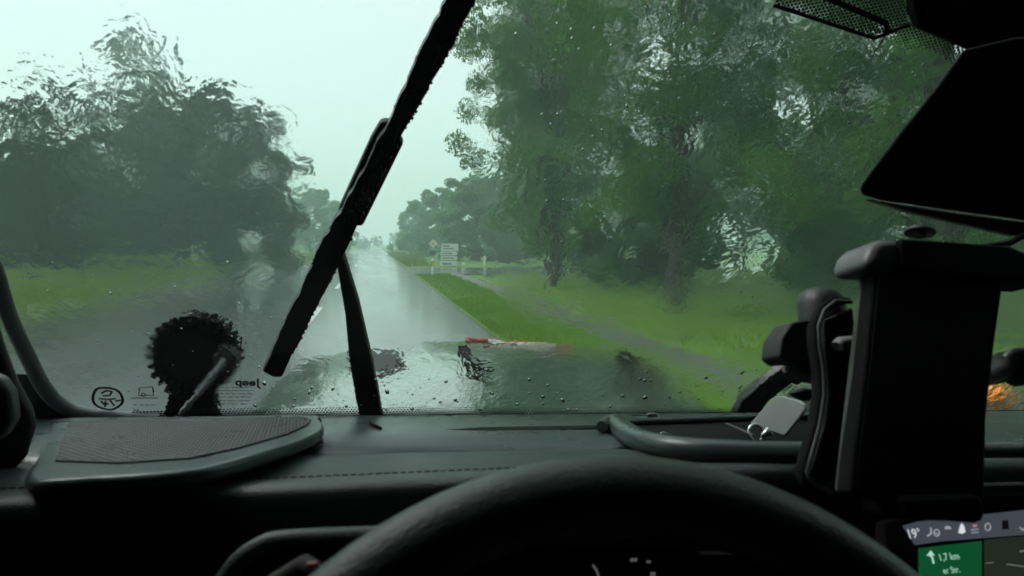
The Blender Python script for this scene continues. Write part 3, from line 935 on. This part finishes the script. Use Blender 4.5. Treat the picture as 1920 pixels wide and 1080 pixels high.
# --- hood outside
rear = [(430, 880), (447, 815), (520, 790), (700, 788), (780, 787), (795, 779), (900, 779), (1250, 782), (1300, 786), (1385, 800), (1420, 860)]
front = [(536, 740), (548, 694), (600, 665), (690, 656), (772, 657), (792, 643), (870, 640), (1060, 650), (1150, 663), (1205, 690), (1222, 745)]
A = [cv(x, y, 1.06) for x, y in rear]; B = [cv(x, y, 2.25) for x, y in front]
rowsH = [[a + Vector((0, -.10, -.03)) for a in A]] + [[a.lerp(b, f) + Vector((0, 0, .018 * math.sin(math.pi * f))) for a, b in zip(A, B)] for f in [i / 10 for i in range(11)]]
rowsH += [[b + Vector((0, .05, -.05)) for b in B], [b + Vector((0, .07, -.40)) for b in B]]
hood = part('hood', MB().loft(rowsH), M['hood'], car, smooth=50)
def hp(px, py, lift=0.0):                              # point on the hood under a pixel
    n = (B[3] - A[3]).cross(B[7] - A[3]).normalized()
    return hit(px, py, AX_C, A[5] + Vector((0, 0, lift)), n)
pH = [hp(x, y, .004) for x, y in ((652, 664), (752, 664), (760, 690), (735, 706), (655, 700))]
part('hood_vent', MB().prism([p + Vector((0, 0, .013)) for p in pH], Vector((0, 0, -.03))), M['matt_black'], hood, bev=.003)
ls = part('red_strip', MB().tube([cv(872, 641, 2.25) + Vector((0, 0, .004)), cv(960, 645, 2.25) + Vector((0, 0, .004)), cv(1070, 653, 2.25) + Vector((0, 0, .004))], .0075, 10), M['red'], hood, smooth=60, label='thin red strip with a pale middle on the front edge of the hood')  # red tube along the front edge of the hood
part('pale_strip', MB().tube([cv(915, 643, 2.238) + Vector((0, 0, .004)), cv(1040, 650.5, 2.238) + Vector((0, 0, .004))], .0040, 8), M['white_strip'], ls, smooth=60)
for pts in (((868, 660), (880, 676), (896, 688), (921, 692)), ((1168, 672), (1188, 680), (1212, 692), (1243, 703))):
    P = [hp(x, y, .030) for x, y in pts]
    nz_ = part('washer_nozzle', MB().tube([P[0], P[1], P[2], P[3]], [.013, .011, .009, .007], 8), M['void_black'], hood, smooth=60)
    part('nozzle_head', MB().box(P[0] + Vector((0, 0, .004)), (.024, .028, .022)), M['void_black'], nz_, bev=.004)
part('cowl', MB().loft([[cv(x, 800, .90) for x in (-200, 700, 2000)], [cv(x, 812, 1.04) for x in (-200, 700, 2000)], [cv(x, 830, 1.10) for x in (-200, 700, 2000)]]), M['matt_black'], car)
# --- lower body so that the car stands on the road
body = MB()
body.box((AXU, .75, .62), (1.50, 3.2, .55))
part('body', body, M['hood'], car, bev=.06)
for u in (AXU - .72, AXU + .72):
    for v in (1.75, -.75):
        wh = part('wheel', MB().tube([Vector((u - .12, v, .38)), Vector((u + .12, v, .38))], .38, 28), M['rubber'], car, smooth=40)
        part('rim', MB().tube([Vector((u - .125, v, .38)), Vector((u + .125, v, .38))], .23, 20), M['zinc'], wh, smooth=40)
# --- round auxiliary lamp at the left of the cowl, seen from behind
VL = 1.08
c0 = cv(357, 668, VL); rl = (cv(437, 668, VL) - c0).length
lm = part('auxiliary_lamp', MB().tube([c0, c0 + Vector((0, .035, 0)), c0 + Vector((0, .085, 0))], [rl * .90, rl * .96, rl * .80], 36), M['void_black'], car, smooth=40, label='round black lamp with cooling fins on a bracket')
fn = MB()
for k in range(26):
    a = 2 * math.pi * k / 26
    d = Vector((math.cos(a), 0, math.sin(a)))
    fn.box(c0 + d * rl * .86 + Vector((0, .028, 0)), (rl * .34, .062, .0075), (d, Vector((0, 1, 0)), d.cross(Vector((0, 1, 0)))))
part('cooling_fins', fn, M['void_black'], lm, bev=.001)
part('bracket', MB().prism([cv(x, y, VL + .03) for x, y in ((302, 800), (318, 730), (330, 700), (395, 700), (400, 740), (408, 800))], Vector((0, .03, 0))), M['void_black'], lm, bev=.003)
part('strut', MB().tube([cv(326, 792, VL - .05), cv(346, 768, VL - .05), cv(385, 722, VL - .05), cv(424, 672, VL - .03)], .0045, 8), M['grey_plastic'], lm, smooth=60)
part('strut_clamp', MB().prism([cv(x, y, VL - .02) for x, y in ((396, 668), (424, 646), (444, 668), (440, 690), (420, 704), (402, 694))], Vector((0, .02, 0))), M['matt_black'], lm, bev=.003)

# --- dashboard
XS = [-260, 0, 240, 480, 720, 960, 1200, 1430, 1700, 2100]
def yy(vals): return [float(np.interp(x, (-260, 0, 480, 960, 1430, 1700, 2100), vals)) for x in XS]
def row(vals, v): return [cv(x, y, v) for x, y in zip(XS, yy(vals))]
far = [ws(x, y, -.006) for x, y in zip(XS, yy((788, 785, 781, 777, 774, 772, 768)))]
mid = row((862, 858, 842, 833, 828, 828, 826), .60)
mid2 = [p + Vector((0, -.006, -.004)) for p in mid]
dash = part('dashboard', MB().loft([[p + Vector((0, .01, -.05)) for p in far], far, [a.lerp(b, .5) + Vector((0, 0, .002)) for a, b in zip(far, mid)], mid, mid2]), M['dash_top'], car, smooth=60)
seam = row((926, 917, 899, 878, 862, 858, 852), .505)
e1 = row((936, 926, 905, 884, 867, 861, 855), .480)
e2 = row((948, 937, 914, 893, 874, 867, 861), .468)
e3 = row((968, 957, 932, 910, 890, 882, 876), .463)
e4 = row((1010, 1000, 975, 950, 930, 920, 915), .462)
e5 = row((1500, 1500, 1500, 1500, 1500, 1500, 1500), .475)
p0 = [a.lerp(b, .5) + Vector((0, 0, .002)) for a, b in zip(mid, seam)]
part('dash_pad', MB().loft([[p + Vector((0, .004, -.010)) for p in mid2], mid2, p0, seam, e1, e2, e3, e4, e5]), M['dash_pad'], dash, smooth=80)
stx = MB()
sp = [Vector(p) + Vector((0, 0, .0004)) for p in seam]
for a, b in zip(sp[:-1], sp[1:]):
    n = max(2, int((b - a).length / .006))
    for k in range(n):
        stx.tube([a.lerp(b, k / n), a.lerp(b, (k + .7) / n)], .0006, 4)
part('stitching', stx, M['matt_black'], dash, kind='stuff')
dp_ = plane_fn(cv(300, 845, .60), cv(900, 834, .60), ws(600, 780, -.006))
UPD = dp_.n if dp_.n.z > 0 else -dp_.n
def dp(px, py, h=0.0):
    return hit(px, py, AX_C, cv(300, 845, .60) + UPD * h, UPD)
# speaker pod with perforated grille
pod_px = [(52, 897), (72, 850), (92, 800), (112, 784), (300, 781), (575, 778), (598, 784), (607, 796), (600, 808), (560, 826), (480, 851), (390, 875), (300, 886), (180, 893)]
hpod = .016
pn_ = (cv(480, 855, .583) - cv(52, 901, .533)).cross(ws(575, 780, -.006) - cv(52, 901, .533)).normalized()
pn_ = pn_ if pn_.z > 0 else -pn_
def dpod(px, py, h=0.0):
    return hit(px, py, AX_C, cv(52, 901, .533) + pn_ * h, pn_)
pod = part('speaker_pod', MB().prism([dpod(x, y, hpod) for x, y in smooth_line(pod_px, 5, True)], -pn_ * .011), M['dash_top'], dash, bev=.009)
gr_px = [(103, 862), (112, 830), (128, 791), (300, 786), (570, 781), (583, 786), (578, 795), (540, 812), (450, 838), (360, 857), (220, 866)]
part('speaker_grille', MB().prism([dpod(x, y, hpod + .0015) for x, y in gr_px], -pn_ * .004), M['matt_black'], pod, bev=.0008)
bumps = MB()
o0 = dpod(110, 868, hpod + .0015)
du = (dpod(600, 868, hpod + .0015) - o0).normalized(); dv = pn_.cross(du)
if dv.y < 0: dv = -dv
pitch = .0060
for j in range(90):
    for i in range(-40, 110):
        p = o0 + du * (i * pitch * .9) + dv * ((j + .5 * (i % 2)) * pitch * 1.1)
        x, y = px_of(p)
        if inpoly(x, y, gr_px):
            r = pitch * .27
            bumps.add([p + du * r, p + dv * r, p - du * r, p - dv * r, p + pn_ * .0011], [(0, 1, 4), (1, 2, 4), (2, 3, 4), (3, 0, 4)])
part('grille_mesh', bumps, M['dash_top'], pod, smooth=180, kind='stuff')
# defroster slit and small clip
dv_ = part('defroster_vent', MB().prism([dp(x, y, .0012) for x, y in ((832, 806), (900, 801), (1128, 797), (1132, 799), (1126, 803), (900, 807))], -UPD * .003), M['void_black'], dash)
part('sensor_clip', MB().tube([dp(694, 792, .004), dp(700, 797, .004), dp(714, 803, .003)], .0018, 6), M['void_black'], dash, smooth=60)
part('small_tab', MB().box(dp(1222, 782, .006), (.012, .006, .010)), M['grey_plastic'], dash, bev=.002)
# open tray
tray_px = [(1186, 793), (1300, 789), (1480, 783), (1540, 782), (1540, 846), (1400, 843), (1290, 836), (1210, 820), (1186, 806)]
tr_ = part('dash_tray', MB().prism([dp(x, y, .002) for x, y in tray_px], -UPD * .004), M['void_black'], dash)
rim_px = [(1128, 800), (1152, 794), (1176, 812), (1212, 829), (1290, 842), (1400, 848), (1540, 851)]
P = [dp(x, y, .007) for x, y in smooth_line(rim_px, 4)]
part('tray_rim', MB().tube(P, [.006 + .005 * min(1, k / 4) - .002 * k / len(P) for k in range(len(P))], 12), M['dash_top'], tr_, smooth=70)
part('tray_back_edge', MB().tube([dp(x, y, .006) for x, y in ((1150, 794), (1190, 791), (1300, 787), (1480, 781), (1540, 780))], .0045, 8), M['dash_top'], tr_, smooth=70)
# instrument cluster behind the wheel
rimc = [(400, 1110), (425, 1078), (450, 1044), (488, 1017), (532, 1005), (690, 998), (900, 994), (1300, 1000)]
rimc = smooth_line(rimc, 4)
P = [cv(x, y + 9, .345) for x, y in rimc]
cl = part('instrument_cluster', MB().loft([[p for p in P], [cv(x, y + 16, .450) for x, y in rimc]]), M['matt_black'], car, smooth=60)
part('cluster_hood', MB().tube(P, .0055, 10), M['dash_pad'], cl, smooth=80)
part('cluster_face', MB().prism([cv(x, y, .43) for x, y in ((580, 1040), (1500, 1040), (1500, 1400), (580, 1400))], Vector((0, .006, 0))), M['void_black'], cl)
gm = glow('faint_gauge_light', (.55, .5, .5), .10)
gk = MB()
for pts, w in ((((1112, 1060), (1118, 1068), (1122, 1080)), .0016), (((1183, 1050), (1193, 1049)), .0022), (((1213, 1053), (1219, 1053)), .0016), (((1221, 1076), (1227, 1076)), .0024)):
    gk.ribbon([cv(x, y, .427) for x, y in pts], w, Vector((0, -1, 0)))
part('gauge_marks', gk, gm, cl, kind='stuff')
part('control_stalk', MB().tube([cv(596, 1072, .30), cv(575, 1064, .30), cv(480, 1130, .33)], [.004, .006, .008], 8), M['matt_black'], car, smooth=60)
part('red_button', MB().box(cv(585, 1060, .292), (.005, .003, .003)), M['red'], cl, bev=.001)
# trims to the right of the phone
for ya, yb, v in ((846, 845, .455), (918, 912, .452)):
    part('trim_strip', MB().tube([cv(1640, ya + 4, v), cv(1850, ya, v), cv(2100, yb, v)], .0055, 8), M['dash_pad'], dash, smooth=60)

# --- steering wheel
WC = Vector((0.0775, 0.2027, 1.65 - 0.2785)); WT, WR = 0.4433, -0.0278
wU = Vector((math.cos(WR), 0, math.sin(WR))); wV = Vector((-math.sin(WR) * math.cos(WT), math.sin(WT), math.cos(WR) * math.cos(WT))); wN = wU.cross(wV)
rimp = [WC + wU * (.185 * math.sin(a)) + wV * (.185 * math.cos(a)) for a in [2 * math.pi * k / 96 for k in range(96)]]
wheel = part('steering_wheel', MB().tube(rimp, .017, 20, closed=True), M['leather'], car, smooth=180)
part('hub', MB().tube([WC + wN * .0, WC - wN * .03, WC - wN * .06], [.07, .075, .05], 28), M['matt_black'], wheel, smooth=50)
for a in (R(90), R(-90), R(180)):
    d = wU * math.sin(a) + wV * math.cos(a); e = d.cross(wN)
    part('spoke', MB().prism([WC + d * .05 - e * .022, WC + d * .178 - e * .014, WC + d * .178 + e * .014, WC + d * .05 + e * .022], -wN * .016), M['matt_black'], wheel, bev=.004)
part('rim_seam', MB().tube([WC + (wU * math.sin(a) + wV * math.cos(a)) * (.185 - .0165) - wN * .003 for a in [2 * math.pi * k / 96 for k in range(96)]], .0009, 6, closed=True), M['matt_black'], wheel, smooth=180)

# --- pillars, roof, doors, rear: the dark shell round the driver
pil = [(-260, 300), (-60, 395), (2, 470), (22, 560), (40, 640), (62, 720), (84, 772), (100, 800), (60, 905), (-260, 985)]
ap = part('pillar', MB().prism([cv(x, y, .56) for x, y in [(-400, 300), (-90, 400), (-24, 470), (-4, 560), (18, 640), (46, 718), (74, 770), (80, 800), (62, 860), (20, 905), (-400, 960)]], Vector((-.10, .10, 0))), M['black_plastic'], car, bev=.012)
mirr = part('side_mirror', MB().prism([cv(x, y, .52) for x, y in ((-60, 700), (-20, 690), (18, 702), (38, 730), (44, 780), (26, 812), (-20, 830), (-60, 830))], Vector((0, -.012, 0))), M['grey_plastic'], ap, bev=.004)
# roof, sides, back
zr = WS0.z + .615
part('roof', MB().box((AXU, -.52, zr + .03), (2.05, 2.06, .05)), M['roof_lining'], car, bev=.01)
part('rear_wall', MB().box((AXU, -1.55, 1.2), (2.05, .05, 1.75)), M['roof_lining'], car, bev=.01)
part('floor', MB().box((AXU, -.30, .55), (2.05, 2.4, .05)), M['roof_lining'], car, bev=.01)
part('bulkhead', MB().box((AXU, .92, .96), (2.05, .05, .82)), M['matt_black'], car)
for u in (AXU - 1.03, AXU + 1.03):
    dr = part('door', MB().box((u, -.30, .99), (.05, 2.4, .86)), M['matt_black'], car, bev=.01)
    part('door_pillar', MB().box((u, -.85, 1.73), (.05, 1.35, .62)), M['roof_lining'], dr, bev=.01)
    part('window_blocker', MB().prism([Vector((u, -.20, 1.40)), Vector((u, .78, 1.40)), Vector((u, .46, 2.02)), Vector((u, -.20, 2.04))], Vector((.006, 0, 0))), M['black_fill'], dr)  # opaque panel added to keep side light out of the cabin
    part('window_frame', MB().tube([Vector((u, .80, 1.42)), Vector((u, .46, 2.04)), Vector((u, -.2, 2.05))], .022, 8), M['black_plastic'], dr, smooth=60)
# --- mirror and sensor housing at the top right
mpx = [(1807, 92), (1760, 158), (1690, 245), (1630, 325), (1611, 352), (1614, 366), (1650, 376), (1760, 392), (2000, 425), (2050, 380), (2050, 60), (1900, 70)]
mr_ = part('rear_view_mirror', MB().prism([cv(x, y, .50) for x, y in mpx], cv(1800, 250, .535) - cv(1800, 250, .5)), M['void_black'], car, bev=.006)
part('sensor_housing', MB().prism([ws(x, y, -.02) for x, y in ((1690, -60), (1694, 20), (1704, 46), (1716, 52), (1800, 88), (1830, 110), (2050, 150), (2050, -60))], -WN * .02), M['void_black'], mr_, bev=.006)
part('housing_lip', MB().prism([cv(x, y, .54) for x, y in ((1625, 372), (1800, 398), (2050, 430), (2050, 462), (1900, 442), (1700, 396))], Vector((.01, .02, 0))), M['brown_trim'], mr_, bev=.004)
part('mirror_cable', MB().tube([cv(2040, 440, .52), cv(1930, 436, .52), cv(1895, 455, .52), cv(1850, 462, .52), cv(1820, 470, .52)], .003, 6), M['brown_trim'], mr_, smooth=60)
# --- infotainment screen
sp_ = plane_fn(cv(1690, 985, .430), cv(1920, 958, .445), cv(1730, 1080, .415))
scr = part('infotainment_screen', MB().prism([sp_(x, y, -.001) for x, y in ((1660, 976), (1690, 970), (2300, 906), (2300, 1500), (1660, 1500))], -sp_.n * .012), M['void_black'], car, bev=.003)
bar_m = glow('screen_grey_bar', (.27, .31, .40), .13)
grn_m = glow('screen_green_banner', (.010, .20, .065), .24)
map_m = glow('screen_dark_map', (.06, .085, .055), .18)
txt_m = glow('screen_white_ink', (.75, .8, .82), .62)
dim_m = glow('screen_dim_ink', (.5, .52, .55), .45)
grt_m = glow('screen_pale_green_ink', (.50, .85, .68), .55)
pnk_m = glow('screen_pink_ink', (.6, .3, .3), .4)
blk_m = glow('screen_black_ink', (.02, .02, .03), .1)
def sq(px, off): return [sp_(x, y, off) for x, y in px]
part('status_bar', MB().prism(sq(((1692, 986), (1720, 978), (1930, 955), (2200, 925), (2200, 975), (1920, 1003), (1765, 1015), (1715, 1022)), .0006), sp_.n * .0003), bar_m, scr)
part('map_view', MB().prism(sq(((1845, 1012), (2200, 980), (2200, 1300), (1845, 1300)), .0006), sp_.n * .0003), map_m, scr)
part('route_banner', MB().prism(sq(((1722, 1028), (1840, 1014), (1841, 1100), (1722, 1110)), .0008), sp_.n * .0003), grn_m, scr)
sxv = (sp_(1820, 1000) - sp_(1700, 1010)).normalized(); syv = sp_.n.cross(sxv).normalized()
if syv.z < 0: syv = -syv
hpx = (sp_(1710, 992) - sp_(1710, 1008)).length / 16
lt = lambda s_, x, y, h, m: part('lettering', text_mb(s_, sp_(x, y, .0012), sxv, syv, hpx * h, sp_.n, .0002, .0), m, scr)
lt('19°', 1702, 1010, 16.5, txt_m)
lt('1,7 km', 1761, 1052, 12.5, grt_m)
lt('er Str.', 1769, 1076, 11, grt_m)
ic = MB()
def stroke(mb, pts, w): mb.ribbon(sq(pts, .0012), w * hpx, sp_.n)
arr = MB(); stroke(arr, ((1750, 1056), (1748, 1046), (1742, 1040)), 3.2)
arr.prism(sq(((1737, 1042), (1745, 1032), (1752, 1042)), .0012), sp_.n * .0003)
part('turn_arrow', arr, grt_m, scr)
def icon(name, fn_):
    a_ = MB(); fn_(a_); part(name, a_, dim_m, scr)
icon('seat_icon', lambda a_: stroke(a_, ((1745, 990), (1746, 1000), (1739, 1005)), 2.6))
icon('wheel_icon', lambda a_: a_.ribbon([sp_(1756 + 5 * math.cos(k * .55), 999 + 6.2 * math.sin(k * .55), .0012) for k in range(13)] + [sp_(1751, 1000, .0012)], 1.7 * hpx, sp_.n))
icon('dome_icon', lambda a_: a_.prism([sp_(1777 + 6 * math.cos(k * .35), 992 - 6 * math.sin(k * .35), .0012) for k in range(10)], sp_.n * .0003))
for yb in (1, 2): icon('menu_bar', lambda a_: stroke(a_, ((1821, 988 + 5.5 * yb), (1834, 987 + 5.5 * yb)), 1.6))
icon('round_icon', lambda a_: a_.ribbon([sp_(1852 + 5 * math.cos(k * .55), 988 + 7 * math.sin(k * .55), .0012) for k in range(13)], 1.6 * hpx, sp_.n))
icon('chevron_icon', lambda a_: stroke(a_, ((1912, 989), (1917, 994), (1925, 988)), 2))
part('bell_icon', MB().prism(sq(((1797, 999), (1800, 986), (1803, 981), (1807, 986), (1810, 997), (1804, 1001)), .0012), sp_.n * .0003), txt_m, scr)
part('pink_icon', MB().prism(sq(((1823, 984), (1832, 983), (1831, 988), (1825, 989)), .0012), sp_.n * .0003), pnk_m, scr)
part('dark_icon', MB().prism(sq(((1879, 976), (1890, 975), (1891, 992), (1879, 993)), .0012), sp_.n * .0003), blk_m, scr)
rdm = MB(); stroke(rdm, ((1888, 1058), (1925, 1063)), 2); stroke(rdm, ((1912, 1034), (1925, 1032)), 3); stroke(rdm, ((1848, 1056), (1862, 1055)), 1.5)
part('map_roads', rdm, glow('screen_map_road', (.3, .34, .3), .3), scr)
ac = cv(1872, 742, 1.25)
part('fender_marker_lamp', MB().tube([ac + Vector((0, .03, 0)), ac, ac + Vector((0, -.012, 0)), ac + Vector((0, -.018, 0))], [.027, .027, .022, .010], 24), M['amber'], car, smooth=70)
part('fender', MB().prism([cv(x, y, 1.30) for x, y in ((1700, 780), (1830, 756), (2100, 756), (2100, 900), (1700, 900))], Vector((0, .5, -.02))), M['hood'], car, bev=.02)

# ------------------------------------------------------------------ phone holder, phone and small things on the dashboard
pq = plane_fn(cv(1600, 480, .43), cv(1885, 490, .455), cv(1585, 930, .375))
back = -pq.n
hold = thing('phone_holder', 'black phone holder with clamp arm and ball joint, mounted on the dashboard', 'phone holder', dp(1560, 850, 0), FR_C)
def qpr(mb, px, off, th): return mb.prism([pq(x, y, off) for x, y in px], back * th)
part('top_clamp', qpr(MB(), ((1690, 507), (1690, 446), (1720, 447), (1895, 460), (1955, 488), (1990, 520), (1985, 528), (1880, 524)), .020, .035), M['void_black'], hold, bev=.005)
part('clamp_end', qpr(MB(), ((1630, 502), (1631, 478), (1636, 460), (1648, 449), (1664, 445), (1694, 446), (1694, 507), (1668, 505)), .018, .036), M['grey_plastic'], hold, bev=.007, label='rounded end of the clamp, grey as its lit side')  # lit side of the clamp, its light put into the grey colour
part('release_knob', MB().tube([pq(1725, 444, -.006), pq(1725, 438, -.006), pq(1725, 436.5, -.006), pq(1725, 431, -.006)], [.004, .004, .0105, .0095], 20), M['black_plastic'], hold, smooth=40)
part('back_plate', qpr(MB(), ((1640, 500), (1860, 520), (1830, 930), (1600, 900)), -.012, .012), M['void_black'], hold, bev=.004)
part('bottom_clamp', qpr(MB(), ((1690, 930), (1840, 925), (1852, 950), (1848, 982), (1790, 978), (1700, 975)), .018, .035), M['void_black'], hold, bev=.006)
# strap shaped arm left of the phone
arm = [(1596, 566), (1566, 565), (1545, 582), (1534, 612), (1536, 650), (1543, 690), (1545, 740), (1536, 800), (1522, 850), (1512, 885), (1520, 905), (1560, 925)]
ap_ = [pq(x, y, -.02) for x, y in arm]
mb = MB()
sd = (pq(1640, 700, -.02) - pq(1560, 700, -.02)).normalized()
mb.loft([[p for p in ap_], [p + back * .004 for p in ap_], [p + back * .012 + sd * .004 for p in ap_]])
armo = part('curved_arm', mb, M['void_black'], hold, smooth=60)
mo = armo.modifiers.new('thickness', 'SOLIDIFY'); mo.thickness = .003
part('lit_arm_edge', MB().tube(ap_, .0016, 8), M['grey_plastic'], armo, smooth=60)  # highlight along the strap, put in as a grey tube
part('arm_web', qpr(MB(), ((1548, 600), (1600, 575), (1608, 640), (1580, 900), (1545, 905), (1520, 890), (1548, 800), (1556, 740), (1548, 660)), -.028, .006), M['matt_black'], hold, bev=.002)
# ball joint and hexagonal knob
jb = pq(1545, 588, -.050)
part('ball_joint', MB().tube([pq(1543, 640, -.05), pq(1542, 610, -.05), pq(1540, 575, -.05), pq(1540, 558, -.05), pq(1541, 549, -.05), pq(1541, 546, -.05)], [.014, .0165, .0175, .0165, .012, .003], 22), M['black_plastic'], hold, smooth=70)
kx = [(1462, 668), (1465, 634), (1487, 603), (1515, 599), (1533, 612), (1539, 640), (1533, 668), (1503, 679), (1477, 680)]
part('star_knob', qpr(MB(), kx, -.045, .022), M['matt_black'], hold, bev=.002)
part('joint_block', qpr(MB(), ((1498, 600), (1560, 590), (1580, 720), (1530, 712), (1500, 690)), -.050, .02), M['matt_black'], hold, bev=.004)
part('base_stem', MB().tube([pq(1560, 690, -.06), pq(1556, 780, -.065), dp(1552, 846, .0)], [.012, .012, .018], 14), M['matt_black'], hold, smooth=60)
part('base_foot', qpr(MB(), ((1490, 735), (1510, 727), (1535, 728), (1540, 745), (1520, 752)), -.07, .012), M['matt_black'], hold, bev=.003)
# arm reaching to the right with a round joint
rj = cv(1885, 683, .50)
part('side_arm', MB().tube([cv(1835, 705, .47), rj, cv(1935, 668, .50), cv(2060, 650, .50)], [.010, .011, .009, .009], 14), M['black_plastic'], hold, smooth=60)
part('joint_ring', MB().tube([rj + Vector((.0125 * math.cos(a), -.012, .0125 * math.sin(a))) for a in [k * math.pi / 12 for k in range(24)]], .0042, 8, closed=True), M['grey_plastic'], hold, smooth=180)
part('side_bracket', MB().prism([cv(x, y, .49) for x, y in ((1830, 690), (1850, 672), (1920, 688), (2060, 680), (2060, 705), (1910, 715), (1850, 728), (1830, 728))], Vector((0, .02, 0))), M['matt_black'], hold, bev=.004)
# the phone itself
ph_px = [(1642, 500), (1885, 520), (1868, 640), (1852, 780), (1848, 940), (1835, 965), (1612, 935), (1594, 925), (1600, 860), (1622, 700)]
ph = thing('phone', 'dark phone held upright in the black phone holder, screen off', 'phone', pq(1710, 950, 0), FR_C)
part('case', qpr(MB(), ph_px, .010, .013), M['void_black'], ph, bev=.003)
part('display', qpr(MB(), [(x + (1725 - x) * .09, y + (725 - y) * .03) for x, y in ph_px], .0108, .001), plain('switched_off_display', (.004, .004, .005), .35, .1, 30, spec=.2), ph)
# rail along the phone's left side, with side buttons
rail = MB().prism([pq(x, y, .004) for x, y in ((1632, 505), (1610, 700), (1586, 920), (1592, 925), (1617, 705), (1638, 506))], back * .010)
rl_ = part('side_rail', rail, plain('olive_side_rail', (.045, .050, .042), .4, .1, 60), ph, bev=.001)
for ya, yb in ((560, 600), (612, 655), (672, 700)):
    xa = float(np.interp(ya, (505, 700, 920), (1628, 1606, 1582))); xb = float(np.interp(yb, (505, 700, 920), (1628, 1606, 1582)))
    part('side_button', MB().tube([pq(xa, ya, -.002), pq(xb, yb, -.002)], .0018, 6), M['grey_plastic'], rl_, smooth=60)
part('cable_plug', MB().tube([pq(1570, 650, -.015), pq(1575, 643, -.015), pq(1600, 641, -.015)], .0045, 8), M['pale_plastic'], hold, smooth=60)
# open lid with metal bits lying in the tray
fl = plane_fn(dp(1406, 792, .004), dp(1470, 818, .004), cv(1450, 746, .62))
lid = single('tray_lid', MB().prism([fl(x, y) for x, y in ((1406, 793), (1420, 778), (1446, 748), (1455, 743), (1466, 743), (1496, 751), (1506, 758), (1508, 768), (1500, 780), (1470, 817))], -fl.n * .003), M['pale_plastic'], 'pale grey rounded lid standing open over the dashboard tray', 'lid', FR_C, bev=.0012)
kr = thing('key_ring', 'shiny metal key ring lying in the dashboard tray below the open lid', 'key ring', dp(1418, 822, 0), FR_C)
cc = dp(1418, 812, .008)
part('ring', MB().tube([cc + Vector((.0075 * math.cos(a), .003 * math.sin(a), .0075 * math.sin(a))) for a in [k * math.pi / 10 for k in range(20)]], .0016, 8, closed=True), M['chrome'], kr, smooth=180)
part('pendant', MB().tube([cc + Vector((.004, -.002, -.004)), cc + Vector((.010, -.002, .002)), cc + Vector((.016, 0, -.002))], [.002, .0045, .002], 8), M['chrome'], kr, smooth=180)
single('thin_rod', MB().tube([dp(1360, 793, .010), dp(1412, 815, .008)], .0010, 6), M['grey_plastic'], 'thin pale rod leaning from the tray edge to the key ring', 'rod', FR_C, smooth=60)
single('coin', MB().tube([dp(1246, 822, .004), dp(1246, 822, .0056)], .006, 18), M['chrome'], 'small shiny coin at the left end of the dashboard tray', 'coin', FR_C, bev=.0004)

# ------------------------------------------------------------------ rain haze over the whole scene
def haze_mat():
    m, t, b = new_mat('rain_haze')
    t.nodes.remove(b)
    v = N(t, 'ShaderNodeVolumePrincipled', Density=0.0042, Anisotropy=0.2)
    v.inputs['Color'].default_value = (0.74, 0.97, 0.91, 1)
    L(t, v.outputs[0], t.nodes['Material Output'].inputs['Volume'])
    return m
hz = MB().box((0, 0, 14), (620, 620, 34))
single('haze', hz, haze_mat(), 'pale rain haze filling the air', None, base=(0, 0, 14), kind='stuff')
